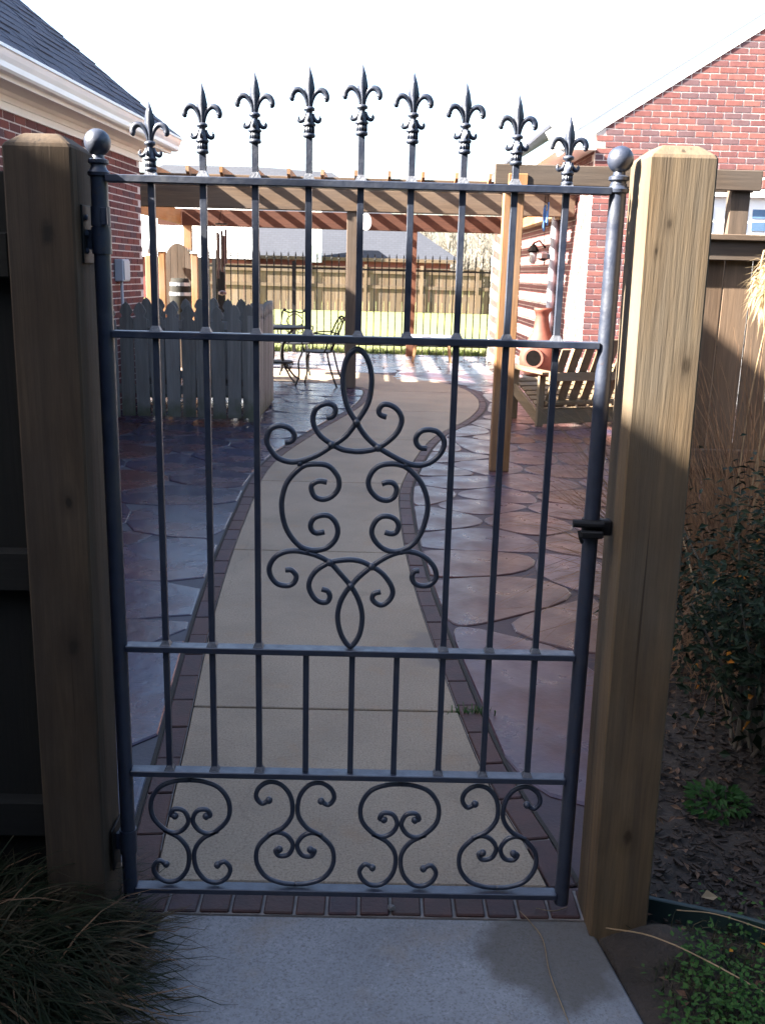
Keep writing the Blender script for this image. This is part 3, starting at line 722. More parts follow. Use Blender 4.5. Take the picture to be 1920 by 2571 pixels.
build(MB().mesh([(-18.5,50,e0),(4.9,50,e0),(-2.2,57,7.05),(-6.1,57,7.25),(4.9,64,e0),(-18.5,64,e0),(-12,57,7.25),(-18.5,50,e0-.12),(4.9,50,e0-.12),(4.9,64,e0-.12)],
  [(0,1,2,3,6),(1,4,2),(4,5,6,3,2),(5,0,6),(0,7,8,1),(1,8,9,4)]),'roof','roof_grey',nh)
build(MB().box((-18.5,49.93,2.02),(4.95,49.995,2.2)),'fascia','fence_x',nh)
ch=build(MB().box((-3.15,49.2,1.9),(-2.35,49.9,4.6)),'chimney','white',nh)
n2=thing('neighbour_house','pale roofed house beyond the lawn behind the wind chime','house',(-10,46,0))
build(MB().box((-15,46.3,-.06),(-5.9,50,1.9)),'wall','brick',n2)
build(MB().mesh([(-15.3,46,1.95),(-5.45,46,1.95),(-5.7,49,5.2),(-15,49,5.2),(-5.6,49.9,1.95),(-15.3,49.9,1.95)],[(0,1,2,3),(1,4,2),(4,5,3,2),(5,0,3)]),'roof','roof_pale',n2)
# bare wood
rr=random.Random(11); vs=[];fs=[]
def stick(p,q,r0,r1):
    d=(q-p).normalized(); a=d.cross(Vector((.3,.5,.2))).normalized(); b=d.cross(a); k=len(vs)
    for o,r_ in ((p,r0),(q,r1)):
        for j in range(3):
            t_=2*math.pi*j/3; vs.append(tuple(o+(a*math.cos(t_)+b*math.sin(t_))*r_))
    fs.extend([(k,k+1,k+4,k+3),(k+1,k+2,k+5,k+4),(k+2,k,k+3,k+5)])
for i in range(170):
    b=Vector((rr.uniform(-12,32),rr.uniform(78,110),-.1)); h=rr.uniform(4.5,8.6) if b.x<24 else rr.uniform(4,8); lean=Vector((rr.uniform(-.06,.06),rr.uniform(-.05,.05),1))
    tp=b+lean*h; stick(b,tp,rr.uniform(.08,.2),.03)
    for j in range(30):
        f=rr.uniform(.05,.97); o=b.lerp(tp,f); q=o+Vector((rr.uniform(-1.3,1.3),rr.uniform(-1,1),rr.uniform(.5,2.2)))*(1.15-f*.7); stick(o,q,.045,.015)
        for k in range(2):
            o2=o.lerp(q,rr.uniform(.3,.9)); stick(o2,o2+Vector((rr.uniform(-.5,.5),rr.uniform(-.5,.5),rr.uniform(.3,1.1))),.022,.01)
wd_=stuff(raw('bare_wood',vs,fs,'barkb')); tag(wd_,'bare winter wood beyond the lawn at the right','wood')
tl=MB()
struct(build(MB().mesh([(-60,111,-.1),(60,111,-.1),(60,118,4.6),(-60,118,4.4)],[(0,1,2,3)]),'bank','barkb'))

# ------------------------------------------------------------ gate posts and near fences
def gpost(name,x0,x1,y0,y1,z,ch,mat,label,lean=0):
    mb=MB(); c=ch; B=[(x0,y0),(x1,y0),(x1,y1),(x0,y1)]; Bb=[(x+lean,y) for x,y in B]; T=[(x0+c,y0+c),(x1-c,y0+c),(x1-c,y1-c),(x0+c,y1-c)]
    vs=[(x,y,-.08) for x,y in Bb]+[(x,y,z) for x,y in B]+[(x,y,z+c*.75) for x,y in T]
    mb.mesh(vs,[(i,(i+1)%4,4+(i+1)%4,4+i) for i in range(4)]+[(4+i,4+(i+1)%4,8+(i+1)%4,8+i) for i in range(4)]+[(8,9,10,11)])
    me=mb.data(name,mat,bevel=.004); o=link(name,me); return tag(o,label,'post',"square timber posts beside the iron gate")
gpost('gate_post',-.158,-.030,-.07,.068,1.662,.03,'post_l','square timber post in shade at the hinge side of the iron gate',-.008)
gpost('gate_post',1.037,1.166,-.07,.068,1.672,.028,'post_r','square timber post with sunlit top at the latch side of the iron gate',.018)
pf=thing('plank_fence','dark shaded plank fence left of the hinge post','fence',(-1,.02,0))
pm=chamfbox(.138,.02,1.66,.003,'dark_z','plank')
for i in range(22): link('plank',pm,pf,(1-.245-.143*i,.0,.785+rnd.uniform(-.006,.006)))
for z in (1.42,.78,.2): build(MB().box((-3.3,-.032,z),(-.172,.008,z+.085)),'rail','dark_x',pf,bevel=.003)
bf=thing('board_fence','brown board fence with top rail behind the dry grass','fence',(2.6,3.1,0))
A=Vector((2.0,3.02,0)); B_=Vector((4.3,3.02,0)); d=(B_-A).normalized(); nn=Vector((d.y,-d.x,0)); L_=(B_-A).length
n=int(L_/.142)
bang=math.atan2(d.y,d.x); bm_=chamfbox(.136,.02,1.60,.003,'fence_brown','board')
for i in range(n):
    p=A+d*(.142*i+.07); link('board',bm_,bf,(p.x-2.6,p.y-3.1,.78),(0,0,bang))
for z in (1.555,.5):
    p=A+nn*.035+Vector((0,0,z+.045)); q=B_+nn*.035+Vector((0,0,z+.045)); build(MB().bar(p,q,.04,.10),'rail','grey_x',bf,bevel=.004)
build(MB().bar(A+Vector((0,0,1.66))+nn*.02,B_+Vector((0,0,1.66))+nn*.02,.12,.03),'cap_rail','grey_x',bf,bevel=.004)

# ------------------------------------------------------------ the iron gate
gate=thing('iron_gate','black wrought iron gate with scrollwork and fleur finials between the timber posts','gate',(.5,0,.03))
RZ=(1.611,1.3165,.648,.351,.054)
def stile(x,zb,label):
    o=build(MB().tube([(x,0,.032),(x,0,.6),(x,0,1.2),(x,0,1.625)],.0163,18),'stile','iron',gate,smooth=False); autosmooth(o)
    f=MB().lathe([(.0163,0),(.0205,.002),(.0215,.008),(.017,.013),(.0145,.018),(.0145,.022),(.0195,.025),(.0195,.031),(.012,.034),(.011,.042)],(x,0,1.613+zb),18)
    k=build(f,'finial_neck','iron',o); autosmooth(k)
    build(MB().ball((x,0,1.613+zb+.0625),.0252,24),'ball_finial','iron',o,smooth=True)
    return o
stile(0,0,''); stile(1.0,-.006,'')
for i,z in enumerate(RZ):
    build(MB().box((.0145,-.0155,z-.007),(.9855,.0155,z+.007)),'rail','iron',gate,bevel=.0015)
wm=MB()
wm.mesh([(-.0115,-.0115,0),(.0115,-.0115,0),(.0115,.0115,0),(-.0115,.0115,0),(-.0063,-.0063,.011),(.0063,-.0063,.011),(.0063,.0063,.011),(-.0063,.0063,.011)],[(0,1,5,4),(1,2,6,5),(2,3,7,6),(3,0,4,7)])
weld=wm.data('weld_foot','weld',smooth=False)
# fleur finial, one mesh
fm=MB()
fm.lathe([(.0095,0),(.0118,.0015),(.0118,.006),(.009,.0085)],(0,0,0),16)
fm.lathe([(.0088,.008),(.0088,.0195)],(0,0,0),8)
for k in range(4):
    a=math.pi/4+k*math.pi/2
    for da in (-.38,.0,.38): 
        x,y=.0088*math.cos(a+da+math.pi/4),.0088*math.sin(a+da+math.pi/4); fm.tube([(x,y,.008),(x,y,.0195)],.0018,5)
fm.lathe([(.009,.0195),(.0125,.021),(.0125,.0245),(.010,.0265),(.0085,.033),(.0060,.042),(.0062,.0465),(.0104,.0485),(.0108,.0525),(.0075,.0550),(.004,.056)],(0,0,0),16)
for sx in (-1,1):
    for q in ((1,0),(0,1)):
        P=[(.0065,.043),(.0085,.036),(.0125,.0305),(.0175,.0292),(.0205,.032),(.0203,.0375),(.0190,.040)]
        fm.tube(spline([(sx*r_*q[0],sx*r_*q[1],z) for r_,z in P],3),[.0028+.0012*math.sin(math.pi*min(1,i/14)) if i<15 else .0008 for i in range(19)],7)
# spear with a ridge on each face
sv=[(0,0,.128),(.0106,0,.088),(0,-.0052,.086),(-.0106,0,.088),(0,.0052,.086),(.0032,0,.054),(0,-.004,.054),(-.0032,0,.054),(0,.004,.054),(.0066,0,.108),(0,-.0036,.108),(-.0066,0,.108),(0,.0036,.108)]
fm.mesh(sv,[(0,9,10),(0,10,11),(0,11,12),(0,12,9),(9,1,2,10),(10,2,3,11),(11,3,4,12),(12,4,1,9),(1,5,6,2),(2,6,7,3),(3,7,8,4),(4,8,5,1)])
for sx in (-1,1):
    P=[(.0034,.0555),(.0052,.066),(.0092,.076),(.0155,.083),(.0225,.0848),(.0290,.0815),(.0325,.0748),(.0318,.0682),(.0285,.0668)]
    S=spline([(sx*x,0,z) for x,z in P],4); m=len(S)
    rs=[]
    for i in range(m):
        f=i/(m-1); rs.append(.0030+.0030*min(1,f/.6) if f<.86 else .006*(1-(f-.86)/.14*.7))
    fm.tube(S,rs,8,flat=.8)
fme=fm.data('fleur_finial','iron'); 
for p in fme.polygons: p.use_smooth=True
TIP=[1.751,1.786,1.807,1.820,1.826,1.814,1.798,1.780,1.745]
def bar(x,z0,z1): return MB().box((-.0063,-.0063,z0),(.0063,.0063,z1))
for i in range(9):
    x=.1*(i+1)+(.003 if i in (3,4) else 0); zt=TIP[i]-.126
    full=i not in (3,4,5)
    z0=.358 if full else 1.3235
    me=bar(x,z0-.03,zt-.03+.002).data('picket','iron',bevel=.0008)
    o=link('picket',me,gate,(x-.5,0,0)); OB=o
    link('fleur_finial',fme,o,(0,0,zt-.03),(0,0,rnd.uniform(-.1,.1)))
    for z in ([RZ[0],RZ[1],RZ[3],RZ[2]] if full else [RZ[0],RZ[1]]):
        link('weld_foot',weld,o,(0,0,z+.0071-.03))
    if not full:
        link('picket',bar(x,.358-.03,.641-.03).data('picket','iron',bevel=.0008),gate,(x-.5,0,0))
SCR=[
[(0.357,1.105),(0.367,1.106),(0.375,1.113),(0.375,1.125),(0.363,1.136),(0.345,1.139),(0.329,1.133),(0.322,1.121),(0.320,1.105),(0.329,1.087),(0.344,1.071),(0.369,1.064),(0.394,1.068),(0.424,1.080),(0.455,1.101),(0.482,1.121),(0.503,1.150),(0.516,1.170),(0.526,1.190),(0.531,1.214),(0.532,1.242),(0.527,1.268),(0.517,1.288),(0.502,1.298),(0.486,1.287),(0.477,1.264),(0.474,1.237),(0.477,1.207),(0.486,1.177),(0.503,1.150),(0.522,1.122),(0.547,1.100),(0.578,1.082),(0.610,1.067),(0.635,1.063),(0.659,1.071),(0.677,1.089),(0.684,1.108),(0.680,1.123),(0.667,1.135),(0.650,1.138),(0.635,1.134),(0.626,1.122),(0.627,1.109),(0.636,1.100),(0.649,1.099)],
[(0.442,1.157),(0.454,1.161),(0.460,1.172),(0.457,1.182),(0.446,1.187),(0.430,1.183),(0.418,1.172),(0.414,1.154),(0.418,1.138),(0.430,1.120),(0.452,1.104),(0.474,1.093),(0.492,1.090),(0.507,1.089),(0.526,1.091),(0.544,1.096),(0.565,1.109),(0.586,1.130),(0.595,1.152),(0.593,1.167),(0.582,1.181),(0.566,1.188),(0.554,1.186),(0.548,1.175),(0.552,1.166),(0.564,1.162)],
[(0.444,1.023),(0.428,1.025),(0.414,1.018),(0.412,1.007),(0.419,0.992),(0.435,0.986),(0.453,0.992),(0.467,1.008),(0.469,1.027),(0.462,1.043),(0.446,1.058),(0.422,1.061),(0.397,1.057),(0.375,1.039),(0.360,1.018),(0.352,0.992),(0.350,0.970),(0.353,0.944),(0.361,0.919),(0.376,0.896),(0.395,0.880),(0.420,0.875),(0.445,0.881),(0.462,0.898),(0.468,0.918),(0.463,0.937),(0.451,0.950),(0.435,0.952),(0.419,0.946),(0.411,0.933),(0.413,0.920),(0.423,0.913),(0.440,0.916)],
[(0.558,1.022),(0.571,1.026),(0.583,1.023),(0.589,1.011),(0.584,0.995),(0.569,0.987),(0.550,0.992),(0.534,1.009),(0.530,1.028),(0.538,1.048),(0.554,1.061),(0.579,1.065),(0.604,1.060),(0.626,1.043),(0.642,1.022),(0.652,0.996),(0.655,0.971),(0.651,0.945),(0.643,0.919),(0.628,0.895),(0.606,0.880),(0.584,0.876),(0.562,0.884),(0.546,0.900),(0.539,0.919),(0.545,0.939),(0.557,0.951),(0.573,0.953),(0.588,0.947),(0.595,0.934),(0.591,0.919),(0.580,0.915),(0.567,0.918)],
[(0.358,0.830),(0.371,0.830),(0.381,0.817),(0.376,0.802),(0.362,0.795),(0.341,0.799),(0.327,0.816),(0.324,0.836),(0.335,0.857),(0.354,0.869),(0.376,0.873),(0.401,0.870),(0.426,0.863),(0.452,0.849),(0.471,0.829),(0.497,0.798),(0.513,0.770),(0.522,0.739),(0.522,0.709),(0.515,0.681),(0.499,0.660),(0.483,0.677),(0.473,0.704),(0.470,0.732),(0.475,0.759),(0.484,0.779),(0.497,0.798),(0.516,0.820),(0.541,0.842),(0.562,0.858),(0.587,0.871),(0.612,0.877),(0.638,0.873),(0.660,0.860),(0.675,0.840),(0.678,0.820),(0.667,0.805),(0.650,0.801),(0.634,0.806),(0.627,0.819),(0.631,0.833),(0.642,0.835)],
[(0.435,0.789),(0.448,0.785),(0.453,0.772),(0.446,0.760),(0.430,0.761),(0.416,0.774),(0.408,0.794),(0.412,0.814),(0.426,0.833),(0.452,0.849),(0.474,0.854),(0.496,0.856),(0.518,0.853),(0.542,0.842),(0.563,0.828),(0.579,0.808),(0.587,0.788),(0.582,0.770),(0.568,0.757),(0.555,0.758),(0.544,0.769),(0.547,0.781),(0.561,0.786)]]
def scroll(pts,r_=.0060,endball=0,name='scroll'):
    mb=MB(); S=spline([(x,0,z) for x,z in pts],4); mb.tube(S,r_,8)
    if endball:
        for e in endball: p=S[e]; mb.ball(tuple(p),.0086,10)
    return build(mb,name,'iron',gate,smooth=True)
for s_ in SCR: scroll(s_)
for x,z in ((.503,1.150),(.497,.798),(.453,1.102),(.548,1.098),(.452,.849),(.541,.842)):
    build(MB().ball((x,-.002,z),.0088,10),'weld_bead','iron',gate,smooth=True)
for x,z in ((.388,1.0615),(.606,1.0635),(.405,.8725),(.603,.876)):
    build(MB().ball((x,0,z),.0075,8),'weld_bead','iron',gate,smooth=True)
Mz=[(0.145,0.331),(0.112,0.328),(0.076,0.313),(0.054,0.278),(0.056,0.236),(0.084,0.203),(0.116,0.183),(0.136,0.150),(0.133,0.106),(0.112,0.076),(0.084,0.069),(0.061,0.083),(0.053,0.106),(0.066,0.124),(0.083,0.115)]
Iz=[(0.107,0.240),(0.097,0.243),(0.106,0.257),(0.128,0.253),(0.138,0.228),(0.125,0.205),(0.103,0.196),(0.080,0.203)]
for k,cx in enumerate((.143,.380,.617,.846)):
    for sx in (1,-1):
        for pts,eb in ((Mz,(-1,)),(Iz,(0,))):
            P=[((x-.143)*sx*.98+cx,z) for x,z in pts]
            if k%2: P=[(x,.399-z) for x,z in P]
            scroll(P,.0056,eb)
# hinges and latch
h=build(MB().tube([(0,0,1.470),(0,0,1.520)],.0192,18),'hinge_sleeve','iron',gate); autosmooth(h)
h=build(MB().tube([(0,0,1.522),(0,0,1.558)],.0186,18),'hinge_sleeve','iron',gate); autosmooth(h)
build(MB().box((.006,-.0225,1.524),(.018,-.0165,1.556)),'hinge_tab','iron',gate,bevel=.001)
hp=build(MB().box((-.031,-.030,1.452),(-.0262,.045,1.560)),'hinge_plate','iron_far',gate,bevel=.001)
for z in (1.475,1.507,1.537): build(MB().lathe([(.006,0),(.006,.003),(.003,.005)],(0,0,0),8),'bolt','iron',hp,local=True).matrix_local=Matrix.Translation(Vector((-.0262,-.012,z))-Vector((.5,0,.03)))@Matrix.Rotation(R(90),4,'Y')
build(MB().box((-.027,-.006,1.478),(-.012,.006,1.515)),'hinge_arm','iron',gate)
h=build(MB().tube([(0,0,.146),(0,0,.205)],.0192,18),'hinge_sleeve','iron',gate); autosmooth(h)
hp=build(MB().box((-.031,-.030,.115),(-.0262,.045,.215)),'hinge_plate','iron_far',gate,bevel=.001)
build(MB().box((-.027,-.006,.155),(-.012,.006,.195)),'hinge_arm','iron',gate)
lt=build(MB().tube([(.957,-.021,.952),(.985,-.022,.951),(1.020,-.022,.950)],.0085,10),'latch','iron_far',gate)
build(MB().box((.972,-.034,.922),(1.020,-.019,.938)),'latch_fork','iron_far',lt,bevel=.003)
build(MB().tube([(.970,-.026,.938),(.972,-.030,.925),(.978,-.026,.912)],.004,6),'latch_hook','iron_far',lt)
build(MB().tube([(1.0,0,.932),(1.0,0,.958)],.0205,14),'latch_collar','iron_far',lt)
build(MB().box((1.012,-.014,.924),(1.041,.012,.957)),'latch_keeper','iron_far',lt,bevel=.003)

# ------------------------------------------------------------ patio furniture
def scrollring(mb,c,ax,r_,t_,n=14,turn=1.6):
    P=[]
    for i in range(n+1):
        a=2*math.pi*turn*i/n; rad=r_*(1-.6*i/n); P.append(Vector(c)+Vector(ax)*(rad*math.cos(a))+Vector((0,0,rad*math.sin(a))))
    mb.tube(P,t_,5)
tb_=thing('patio_table','dark round wrought iron patio table beside the picket enclosure','table',(-.76,11.0,0))
mb=MB().lathe([(.365,.70),(.385,.71),(.385,.73),(.36,.735)],(-.76,11,0),28); autosmooth(build(mb,'tabletop','iron_far',tb_))
for k in range(4):
    a=math.pi/4+k*math.pi/2; c,s_=math.cos(a),math.sin(a)
    P=spline([(-.76+c*r_,11+s_*r_,z) for r_,z in ((.30,.70),(.20,.62),(.09,.45),(.10,.28),(.24,.10),(.33,.03),(.38,.012))],4)
    mb=MB().tube(P,.013,6); scrollring(mb,(-.76+c*.20,11+s_*.20,.56),(c,s_,0),.07,.007); scrollring(mb,(-.76+c*.20,11+s_*.20,.20),(c,s_,0),.07,.007); build(mb,'leg','iron_far',tb_,smooth=True)
build(MB().lathe([(.20,.25),(.21,.255),(.21,.27),(.2,.275)],(-.76,11,0),20),'base_ring','iron_far',tb_)
def chair(x,y,rz,label):
    r_=thing('patio_chair',label,'chair',(x,y,0),rz,'wrought iron chairs round the patio table')
    L=dict(local=True)
    build(MB().lathe([(.19,.425),(.215,.43),(.215,.445),(.19,.45)],(0,0,0),18),'seat','iron_far',r_,**L)
    for sx in (-1,1):
        build(MB().tube(spline([(sx*.17,.17,.43),(sx*.20,.21,.30),(sx*.19,.205,.15),(sx*.215,.245,.0)],4),.012,6),'leg','iron_far',r_,smooth=True,**L)
        build(MB().tube(spline([(sx*.16,-.16,.43),(sx*.17,-.19,.30),(sx*.17,-.235,.15),(sx*.19,-.30,.0)],4),.012,6),'leg','iron_far',r_,smooth=True,**L)
        build(MB().tube(spline([(sx*.19,-.13,.44),(sx*.205,-.20,.62),(sx*.19,-.27,.80),(sx*.16,-.33,.90),(sx*.13,-.37,.885)],4),.012,6),'back_post','iron_far',r_,smooth=True,**L)
        build(MB().tube(spline([(sx*.20,-.21,.66),(sx*.25,-.05,.68),(sx*.255,.12,.66),(sx*.24,.16,.60),(sx*.21,.13,.45)],4),.010,6),'arm','iron_far',r_,smooth=True,**L)
        mb=MB(); scrollring(mb,(sx*.08,-.24,.62),(sx,0,0),.075,.007); mb.tube(spline([(sx*.02,-.17,.45),(sx*.05,-.22,.60),(sx*.12,-.27,.74),(sx*.05,-.30,.82),(0,-.31,.84)],4),.008,5)
        build(mb,'back_scroll','iron_far',r_,smooth=True,**L)
    build(MB().tube(spline([(-.17,-.33,.885),(-.08,-.315,.855),(0,-.33,.875),(.08,-.315,.855),(.17,-.33,.885)],4),.011,6),'crest_rail','iron_far',r_,smooth=True,**L)
    return r_
chair(-.20,10.68,R(78),'wrought iron chair at the right of the patio table leaning its back to the path')
chair(-.62,12.05,R(185),'wrought iron chair behind the patio table facing the gate')
chair(-1.36,11.25,R(-80),'wrought iron chair left of the patio table half hidden by pickets')
# adirondack bench
ang=math.atan2(.35,.94); bn=thing('garden_bench','slatted timber garden bench seen from behind beside the garage','bench',(2.23,7.6,0),ang)
W=1.16; tl_=R(26)
def bp(u,v,z): return (u,v,z)
L=dict(local=True)
def backpt(h): return (-math.sin(tl_)*h,.20+math.cos(tl_)*h) # (v,z)
for i in range(9):
    u=.05+i*.1325; h=.62+.13*math.sin(math.pi*(i+.5)/9)
    v0,z0=backpt(-.02); v1,z1=backpt(h)
    build(MB().bar((u,v0,z0),(u,v1,z1),.098,.018,(0,1,.3)),'backrest_slat','bench_z',bn,local=True,bevel=.003)
for h,nm in ((.04,'backrest_rail'),(.34,'backrest_rail')):
    v0,z0=backpt(h); build(MB().bar((-.02,v0-.030,z0),(W,v0-.030,z0),.085,.034,(0,-.2,1)) if h<.1 else MB().bar((-.06,v0-.034,z0),(W+.05,v0-.034,z0),.034,.085,(0,0,1)),nm,'bench_x',bn,local=True,bevel=.003)
build(MB().box((-.03,-.045,.02),(W+.01,-.012,.165)),'rail','bench_x',bn,local=True,bevel=.003)
for u in (-.055,W+.02):
    build(MB().bar((u,-.03,.06),(u,.62,.36),.034,.11,(0,0,1)),'stringer','bench_y',bn,local=True,bevel=.003)
    build(MB().box((u-.045,.50,.0),(u+.045,.535,.52)),'leg','bench_z',bn,local=True,bevel=.003)
    build(MB().box((u-.04,-.06,.0),(u+.03,-.02,.50)),'leg','bench_z',bn,local=True,bevel=.003)
    build(MB().box((u-.075,-.16,.525),(u+.065,.60,.55)),'armrest','bench_y',bn,local=True,bevel=.003)
for k in range(7):
    f=.14+.125*k; v,z=-.03+.65*f,.06+.30*f+.07
    build(MB().bar((-.03,v,z),(W,v,z),.068,.02,(0,-.42,.9)),'seat_slat','bench_x',bn,local=True,bevel=.002)
# chiminea on its stand
cm=thing('chiminea','terracotta chiminea on an iron stand by the striped brick wall','chiminea',(2.70,10.75,0))
o=build(MB().lathe([(.08,.17),(.18,.19),(.25,.28),(.275,.40),(.25,.52),(.19,.62),(.13,.72),(.10,.82),(.085,.95),(.095,1.0),(.125,1.03),(.12,1.06),(.085,1.06),(.07,1.0)],(2.70,10.75,0),24),'body','terracotta',cm,smooth=True)
d_=Vector((-.45,-.9,0)).normalized()
mo=MB().lathe([(.115,0),(.13,.01),(.13,.05),(.10,.05)],(0,0,0),18); 
m_=build(mo,'mouth','terracotta',cm,local=True); mx=Matrix.Translation(Vector((0,0,.43))+d_*.225)@d_.to_track_quat('Z','Y').to_matrix().to_4x4(); m_.matrix_local=mx
k_=build(MB().lathe([(.102,.0),(.102,.052)],(0,0,0),18),'opening','black',cm,local=True); k_.matrix_local=mx  # flat black disc, the unlit hollow put into its colour
build(MB().lathe([(.19,.15),(.21,.15),(.21,.18),(.19,.18)],(2.70,10.75,0),18),'stand_ring','iron_far',cm)
for k in range(3):
    a=.4+k*2.094; build(MB().tube([(2.70+.19*math.cos(a),10.75+.19*math.sin(a),.17),(2.70+.25*math.cos(a),10.75+.25*math.sin(a),0)],.012,6),'leg','iron_far',cm)
# low white table on the far patio
wt=thing('low_table','low white topped table with orange legs near the far fence','table',(1.5,14.5,0))
build(MB().box((1.14,14.3,.41),(1.86,14.7,.44)),'tabletop','white',wt,bevel=.006)
for x,y in ((1.24,14.35),(1.76,14.35),(1.24,14.65),(1.76,14.65)): build(MB().bar((x,y,.41),(x+(.06 if x>1.5 else -.06),y,0),.03,.03),'leg','cedar_z',wt)
# hanging things
def chime(name,label,x,y,zt,zp,tubes,r_,mat,rt,plate):
    q=thing(name,label,'wind chime',(x,y,zt))
    mb=MB()
    for k in range(3):
        a=2.09*k; mb.tube([(x,y,zt),(x+plate*.8*math.cos(a),y+plate*.8*math.sin(a),zp)],.0025,4)
    build(mb,'cord','black',q)
    build(MB().lathe([(plate,0),(plate,.015)],(x,y,zp),14),'plate','iron_far',q)
    for k,(L0) in enumerate(tubes):
        a=2*math.pi*k/len(tubes)+.4; px,py=x+r_*math.cos(a),y+r_*math.sin(a)
        build(MB().tube([(px,py,zp-.05-.02*k),(px,py,zp-.05-L0)],rt,8),'tube',mat,q)
        build(MB().tube([(px,py,zp),(px,py,zp-.05-.02*k)],.002,4),'string','black',q)
    build(MB().tube([(x,y,zp),(x,y,zp-max(tubes)-.22)],.002,4),'striker_cord','black',q)
    build(MB().lathe([(.005,.05),(.05,.03),(.055,0),(.005,-.02)],(x,y,zp-max(tubes)-.24),8),'sail','bronze',q)
chime('wind_chime','bronze tube wind chime hanging left under the pergola',-1.40,10.44,2.17,1.98,(.42,.52,.60,.50,.45),.055,'bronze',.016,.075)
chime('wind_chime','slim blue wind chime hanging from the arbour beam right of its post',1.742,5.25,2.075,2.02,(.16,.20,.18,.14),.016,'bluechime',.007,.022)
hk=thing('hanging_hook','blue grey hook on a short chain hanging from the arbour beam near its right post','hook',(2.92,5.25,2.075))
mb=MB()
for k in range(4): mb.tube([(2.92+.01*math.cos(a)*(1 if k%2 else .3),5.25+.01*math.cos(a)*(.3 if k%2 else 1),2.06-.022*k+.013*math.sin(a)) for a in [2*math.pi*i/8 for i in range(9)]],.003,4)
build(mb,'chain','iron_far',hk)
build(MB().tube(spline([(2.92,5.25,1.985),(2.925,5.25,1.95),(2.93,5.25,1.86),(2.92,5.25,1.835),(2.905,5.25,1.845)],3),.010,6),'hook','bluechime',hk,smooth=True)
ov=thing('hanging_plaque','white oval plaque hanging from the pergola beam beside the middle post','plaque',(.392,FY-.02,2.17))
q=MB().lathe([(.085,0),(.09,.006),(.085,.014)],(0,0,0),20); me=q.data('plaque','white',smooth=False)
link('oval_face',me,ov,(0,0,-.12),(R(90),0,0)).scale=(.72,1.15,1)
build(MB().tube([(.392,FY-.027,2.175),(.392,FY-.027,2.13)],.004,5),'hanger','iron_far',ov)

# ------------------------------------------------------------ plants and ground cover
def blades(n,gen,mat,name,seed,label=None,cat=None,seg=4,is_stuff=True,parent=None):
    rr=random.Random(seed); vs=[];fs=[]
    for i in range(n):
        b,dr,ln,cv,wd=gen(rr); up=Vector((0,0,1)); p=Vector(b); dv=Vector(dr).normalized(); side=dv.cross(up)
        if side.length<.01: side=Vector((1,0,0))
        side.normalize(); side=(side+Vector((rr.uniform(-.5,.5),rr.uniform(-.5,.5),rr.uniform(-.3,.3)))).normalized(); k=len(vs)
        for j in range(seg+1):
            f=j/seg; w_=wd*(1-f**1.6)*.5+.0003; vs.append(p-side*w_); vs.append(p+side*w_)
            dv=(dv+Vector((0,0,-cv/seg))+Vector((rr.uniform(-.1,.1),rr.uniform(-.1,.1),0))).normalized(); p=p+dv*(ln/seg)
            if p.z<.004: p.z=.004+rr.uniform(0,.02)
        for j in range(seg): a=k+2*j; fs.append((a,a+1,a+3,a+2))
    o=raw(name,vs,fs,mat,parent,True)
    if is_stuff: stuff(o)
    if label: tag(o,label,cat)
    return o
def g_clump(rr):
    while True:
        x,y=rr.uniform(-.70,.02),rr.uniform(-.62,.12)
        f=((x+.34)/.34)**2+((y+.27)/.40)**2
        if f<1: break
    if x>-.19 and y>-.085: y-=.12
    h=.09*(1-f); a=math.atan2(y+.27,x+.34)+rr.uniform(-1.8,1.8); out=.35+.75*f
    return (x,y,h-.03),(math.cos(a)*out,math.sin(a)*out,rr.uniform(.6,1.2)),rr.uniform(.18,.38),rr.uniform(1.4,3.4),rr.uniform(.002,.006)
blades(5200,g_clump,'clump','grass_clump',3,'dark shaggy grass clump at the foot of the hinge post','grass',6)
def g_clump2(rr):
    b,d,l,c,w_=g_clump(rr); return b,d,l*1.05,c*1.15,rr.uniform(.003,.0065)
blades(420,g_clump2,'drygrass','dead_blades',4,'dead tan strands drooping through the grass clump by the hinge post','grass',6)
mbs=MB().lathe([(.36,-.06),(.33,.0),(.22,.055),(.08,.085),(.001,.09)],(-.36,-.29,0),20)
struct(build(mbs,'soil_mound','soil'))
